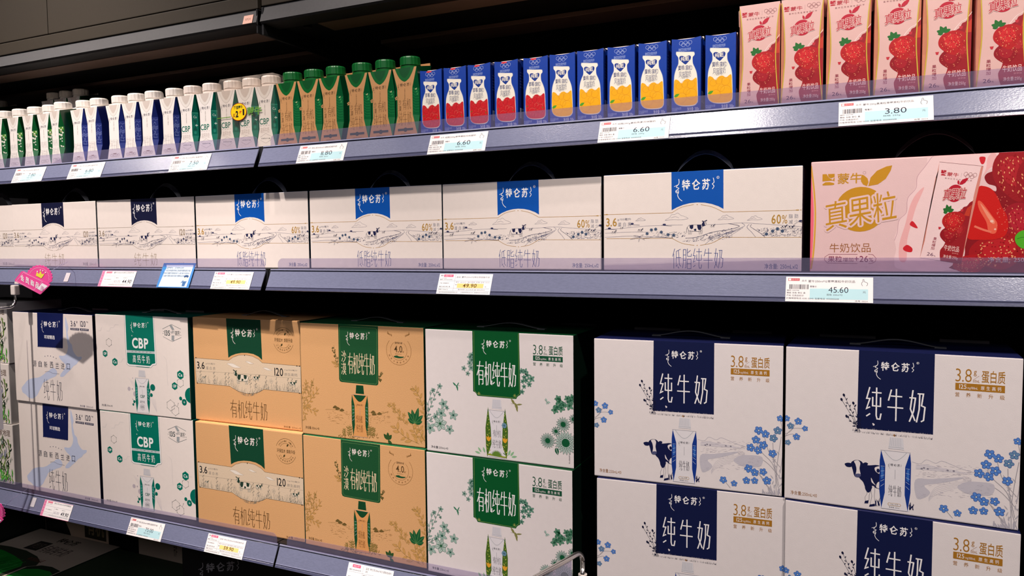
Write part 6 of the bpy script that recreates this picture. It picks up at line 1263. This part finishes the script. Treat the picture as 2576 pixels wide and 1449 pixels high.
# ------------------------------------------------------------------ cartons stored on the base deck
ZD = -1.15 + .23
def deckbox(name, lab, x0, x1, y0, y1, z1, cf, ct, cs, loc=None, rz=0, art=None, cat='box'):
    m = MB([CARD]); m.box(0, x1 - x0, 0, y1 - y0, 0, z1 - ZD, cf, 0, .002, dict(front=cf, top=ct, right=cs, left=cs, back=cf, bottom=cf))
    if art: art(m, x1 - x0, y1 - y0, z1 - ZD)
    return tag(m.seal(name, None, loc or (x0, y0, ZD), rz), lab, cat)
def art_flat(m, w, d, h):
    m.F = lambda u, v, L: (u, v, h + .0002 + .0001 * L); m.H = None; m.clip = (.002, w - .002, .002, d - .002)
    gr = (30, 150, 50); X = lambda x: x + .459; Y = lambda y: y - .02
    m.poly([(0, 0), (0, Y(.152)), (.05, Y(.158)), (.11, Y(.158)), (.17, Y(.146)), (.205, Y(.130)), (.218, Y(.112)), (.20, Y(.098)), (.20, 0)], (58, 66, 50), 1); m.poly([(0, 0), (0, Y(.138)), (.06, Y(.136)), (.12, Y(.126)), (.17, Y(.112)), (.19, Y(.095)), (.18, 0)], gr, 2)
    for k in range(60): xx = R.uniform(0, .17); m.line([(xx, R.uniform(0, .07)), (xx + .02, R.uniform(.07, .105))], .0012, R.choice(((80, 200, 90), (20, 110, 40))), 3)
    m.poly([(.205, Y(.10)), (.23, Y(.118)), (.26, Y(.122)), (.30, Y(.115)), (.303, 0), (.21, 0)], (46, 60, 44), 1); m.poly([(.21, Y(.088)), (.24, Y(.102)), (.28, Y(.104)), (.303, Y(.096)), (.303, 0), (.21, 0)], (40, 160, 60), 3)
    m.raw([(X(-.3727), Y(.1647)), (X(-.3263), Y(.1659)), (X(-.3286), Y(.2118)), (X(-.3729), Y(.2104))], [(0, 1, 2, 3)], (54, 50, 46), 1); m.text('特仑苏', (X(-.366), Y(.203)), (X(-.334), Y(.174)), (130, 116, 100), 2, mm=True)
    m.text('有机纯牛奶', (X(-.322), Y(.205)), (X(-.235), Y(.165)), (110, 96, 90), 1, mm=True); m.text('特仑苏', (X(-.335), Y(.245)), (X(-.265), Y(.220)), (76, 68, 62), 1, .02, mm=True); m.text('有机认证', (X(-.300), Y(.140)), (X(-.245), Y(.125)), (130, 70, 60), 1, mm=True)
def art_up(m, w, d, h):
    m.frame(front()); m.clip = (.002, w - .002, .002, h - .002); z = lambda v: v - ZD
    m.blob([(.0, z(-.72)), (.0, z(-.58)), (.02, z(-.545)), (.05, z(-.55)), (.06, z(-.60)), (.045, z(-.63)), (.075, z(-.66)), (.10, z(-.72))], (24, 26, 26), 1); m.blob([(.035, z(-.625)), (.055, z(-.612)), (.06, z(-.635)), (.04, z(-.648))], (226, 190, 160), 2)
    m.raw([(.155, z(-.70)), (.235, z(-.70)), (.235, z(-.635)), (.155, z(-.635))], [(0, 1, 2, 3)], (60, 56, 40), 1); m.text('有机', (.163, z(-.642)), (.228, z(-.692)), (170, 150, 110), 2, .02, mm=True); m.raw([(.085, z(-.655)), (.112, z(-.655)), (.112, z(-.615)), (.085, z(-.615))], [(0, 1, 2, 3)], (90, 70, 50), 1)
def art_red(m, w, d, h):
    m.frame(front()); m.clip = (.002, w - .002, .002, h - .002); z = lambda v: v - ZD
    for k in range(3): m.line([(.06 + .02 * k, z(-.66)), (.06 + .02 * k, z(-.62))], .004, (90, 60, 44), 1, mm=True)
    m.line([(.15, z(-.64)), (.21, z(-.64))], .007, (190, 50, 40), 1, mm=True); m.line([(.18, z(-.64)), (.18, z(-.69))], .007, (190, 50, 40), 1, mm=True); m.line([(.155, z(-.71)), (.20, z(-.75))], .008, (190, 50, 40), 1, mm=True); m.line([(.20, z(-.71)), (.155, z(-.75))], .008, (190, 50, 40), 1, mm=True); m.text('易碎', (.120, z(-.66)), (.132, z(-.70)), (110, 80, 60), 1, mm=True)
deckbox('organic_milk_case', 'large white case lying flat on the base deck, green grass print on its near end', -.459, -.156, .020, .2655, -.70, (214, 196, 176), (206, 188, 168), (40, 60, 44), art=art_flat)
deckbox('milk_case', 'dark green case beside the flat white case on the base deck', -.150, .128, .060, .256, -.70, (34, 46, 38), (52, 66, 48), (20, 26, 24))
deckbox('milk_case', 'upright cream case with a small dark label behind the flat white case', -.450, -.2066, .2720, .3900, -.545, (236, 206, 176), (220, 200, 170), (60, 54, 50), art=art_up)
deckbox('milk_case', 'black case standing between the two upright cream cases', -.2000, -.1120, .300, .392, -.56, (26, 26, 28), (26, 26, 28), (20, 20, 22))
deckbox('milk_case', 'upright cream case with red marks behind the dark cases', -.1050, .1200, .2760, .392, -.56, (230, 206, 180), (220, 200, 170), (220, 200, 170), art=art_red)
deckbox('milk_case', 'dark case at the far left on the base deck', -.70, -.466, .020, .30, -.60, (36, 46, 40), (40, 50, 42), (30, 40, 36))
def art_blk(m, w, d, h):
    m.frame(front()); logo(m, .030, h - .034, .110, h - .053, (150, 146, 150), 1)
def art_blk_top(m, w, d, h):
    art_blk(m, w, d, h); m.F = lambda u, v, L: (u, v, h + .0002); m.raw([(.17, .02), (.26, .02), (.26, .06), (.17, .06)], [(0, 1, 2, 3)], (64, 62, 64), 1)
deckbox('black_milk_case', 'matte black case with pale grey lettering under the bottom rail', 0, .30, 0, .20, -.5440, (14, 14, 16), (18, 18, 20), (12, 12, 14), loc=(.3040, .0500, ZD), rz=.60, art=art_blk_top)
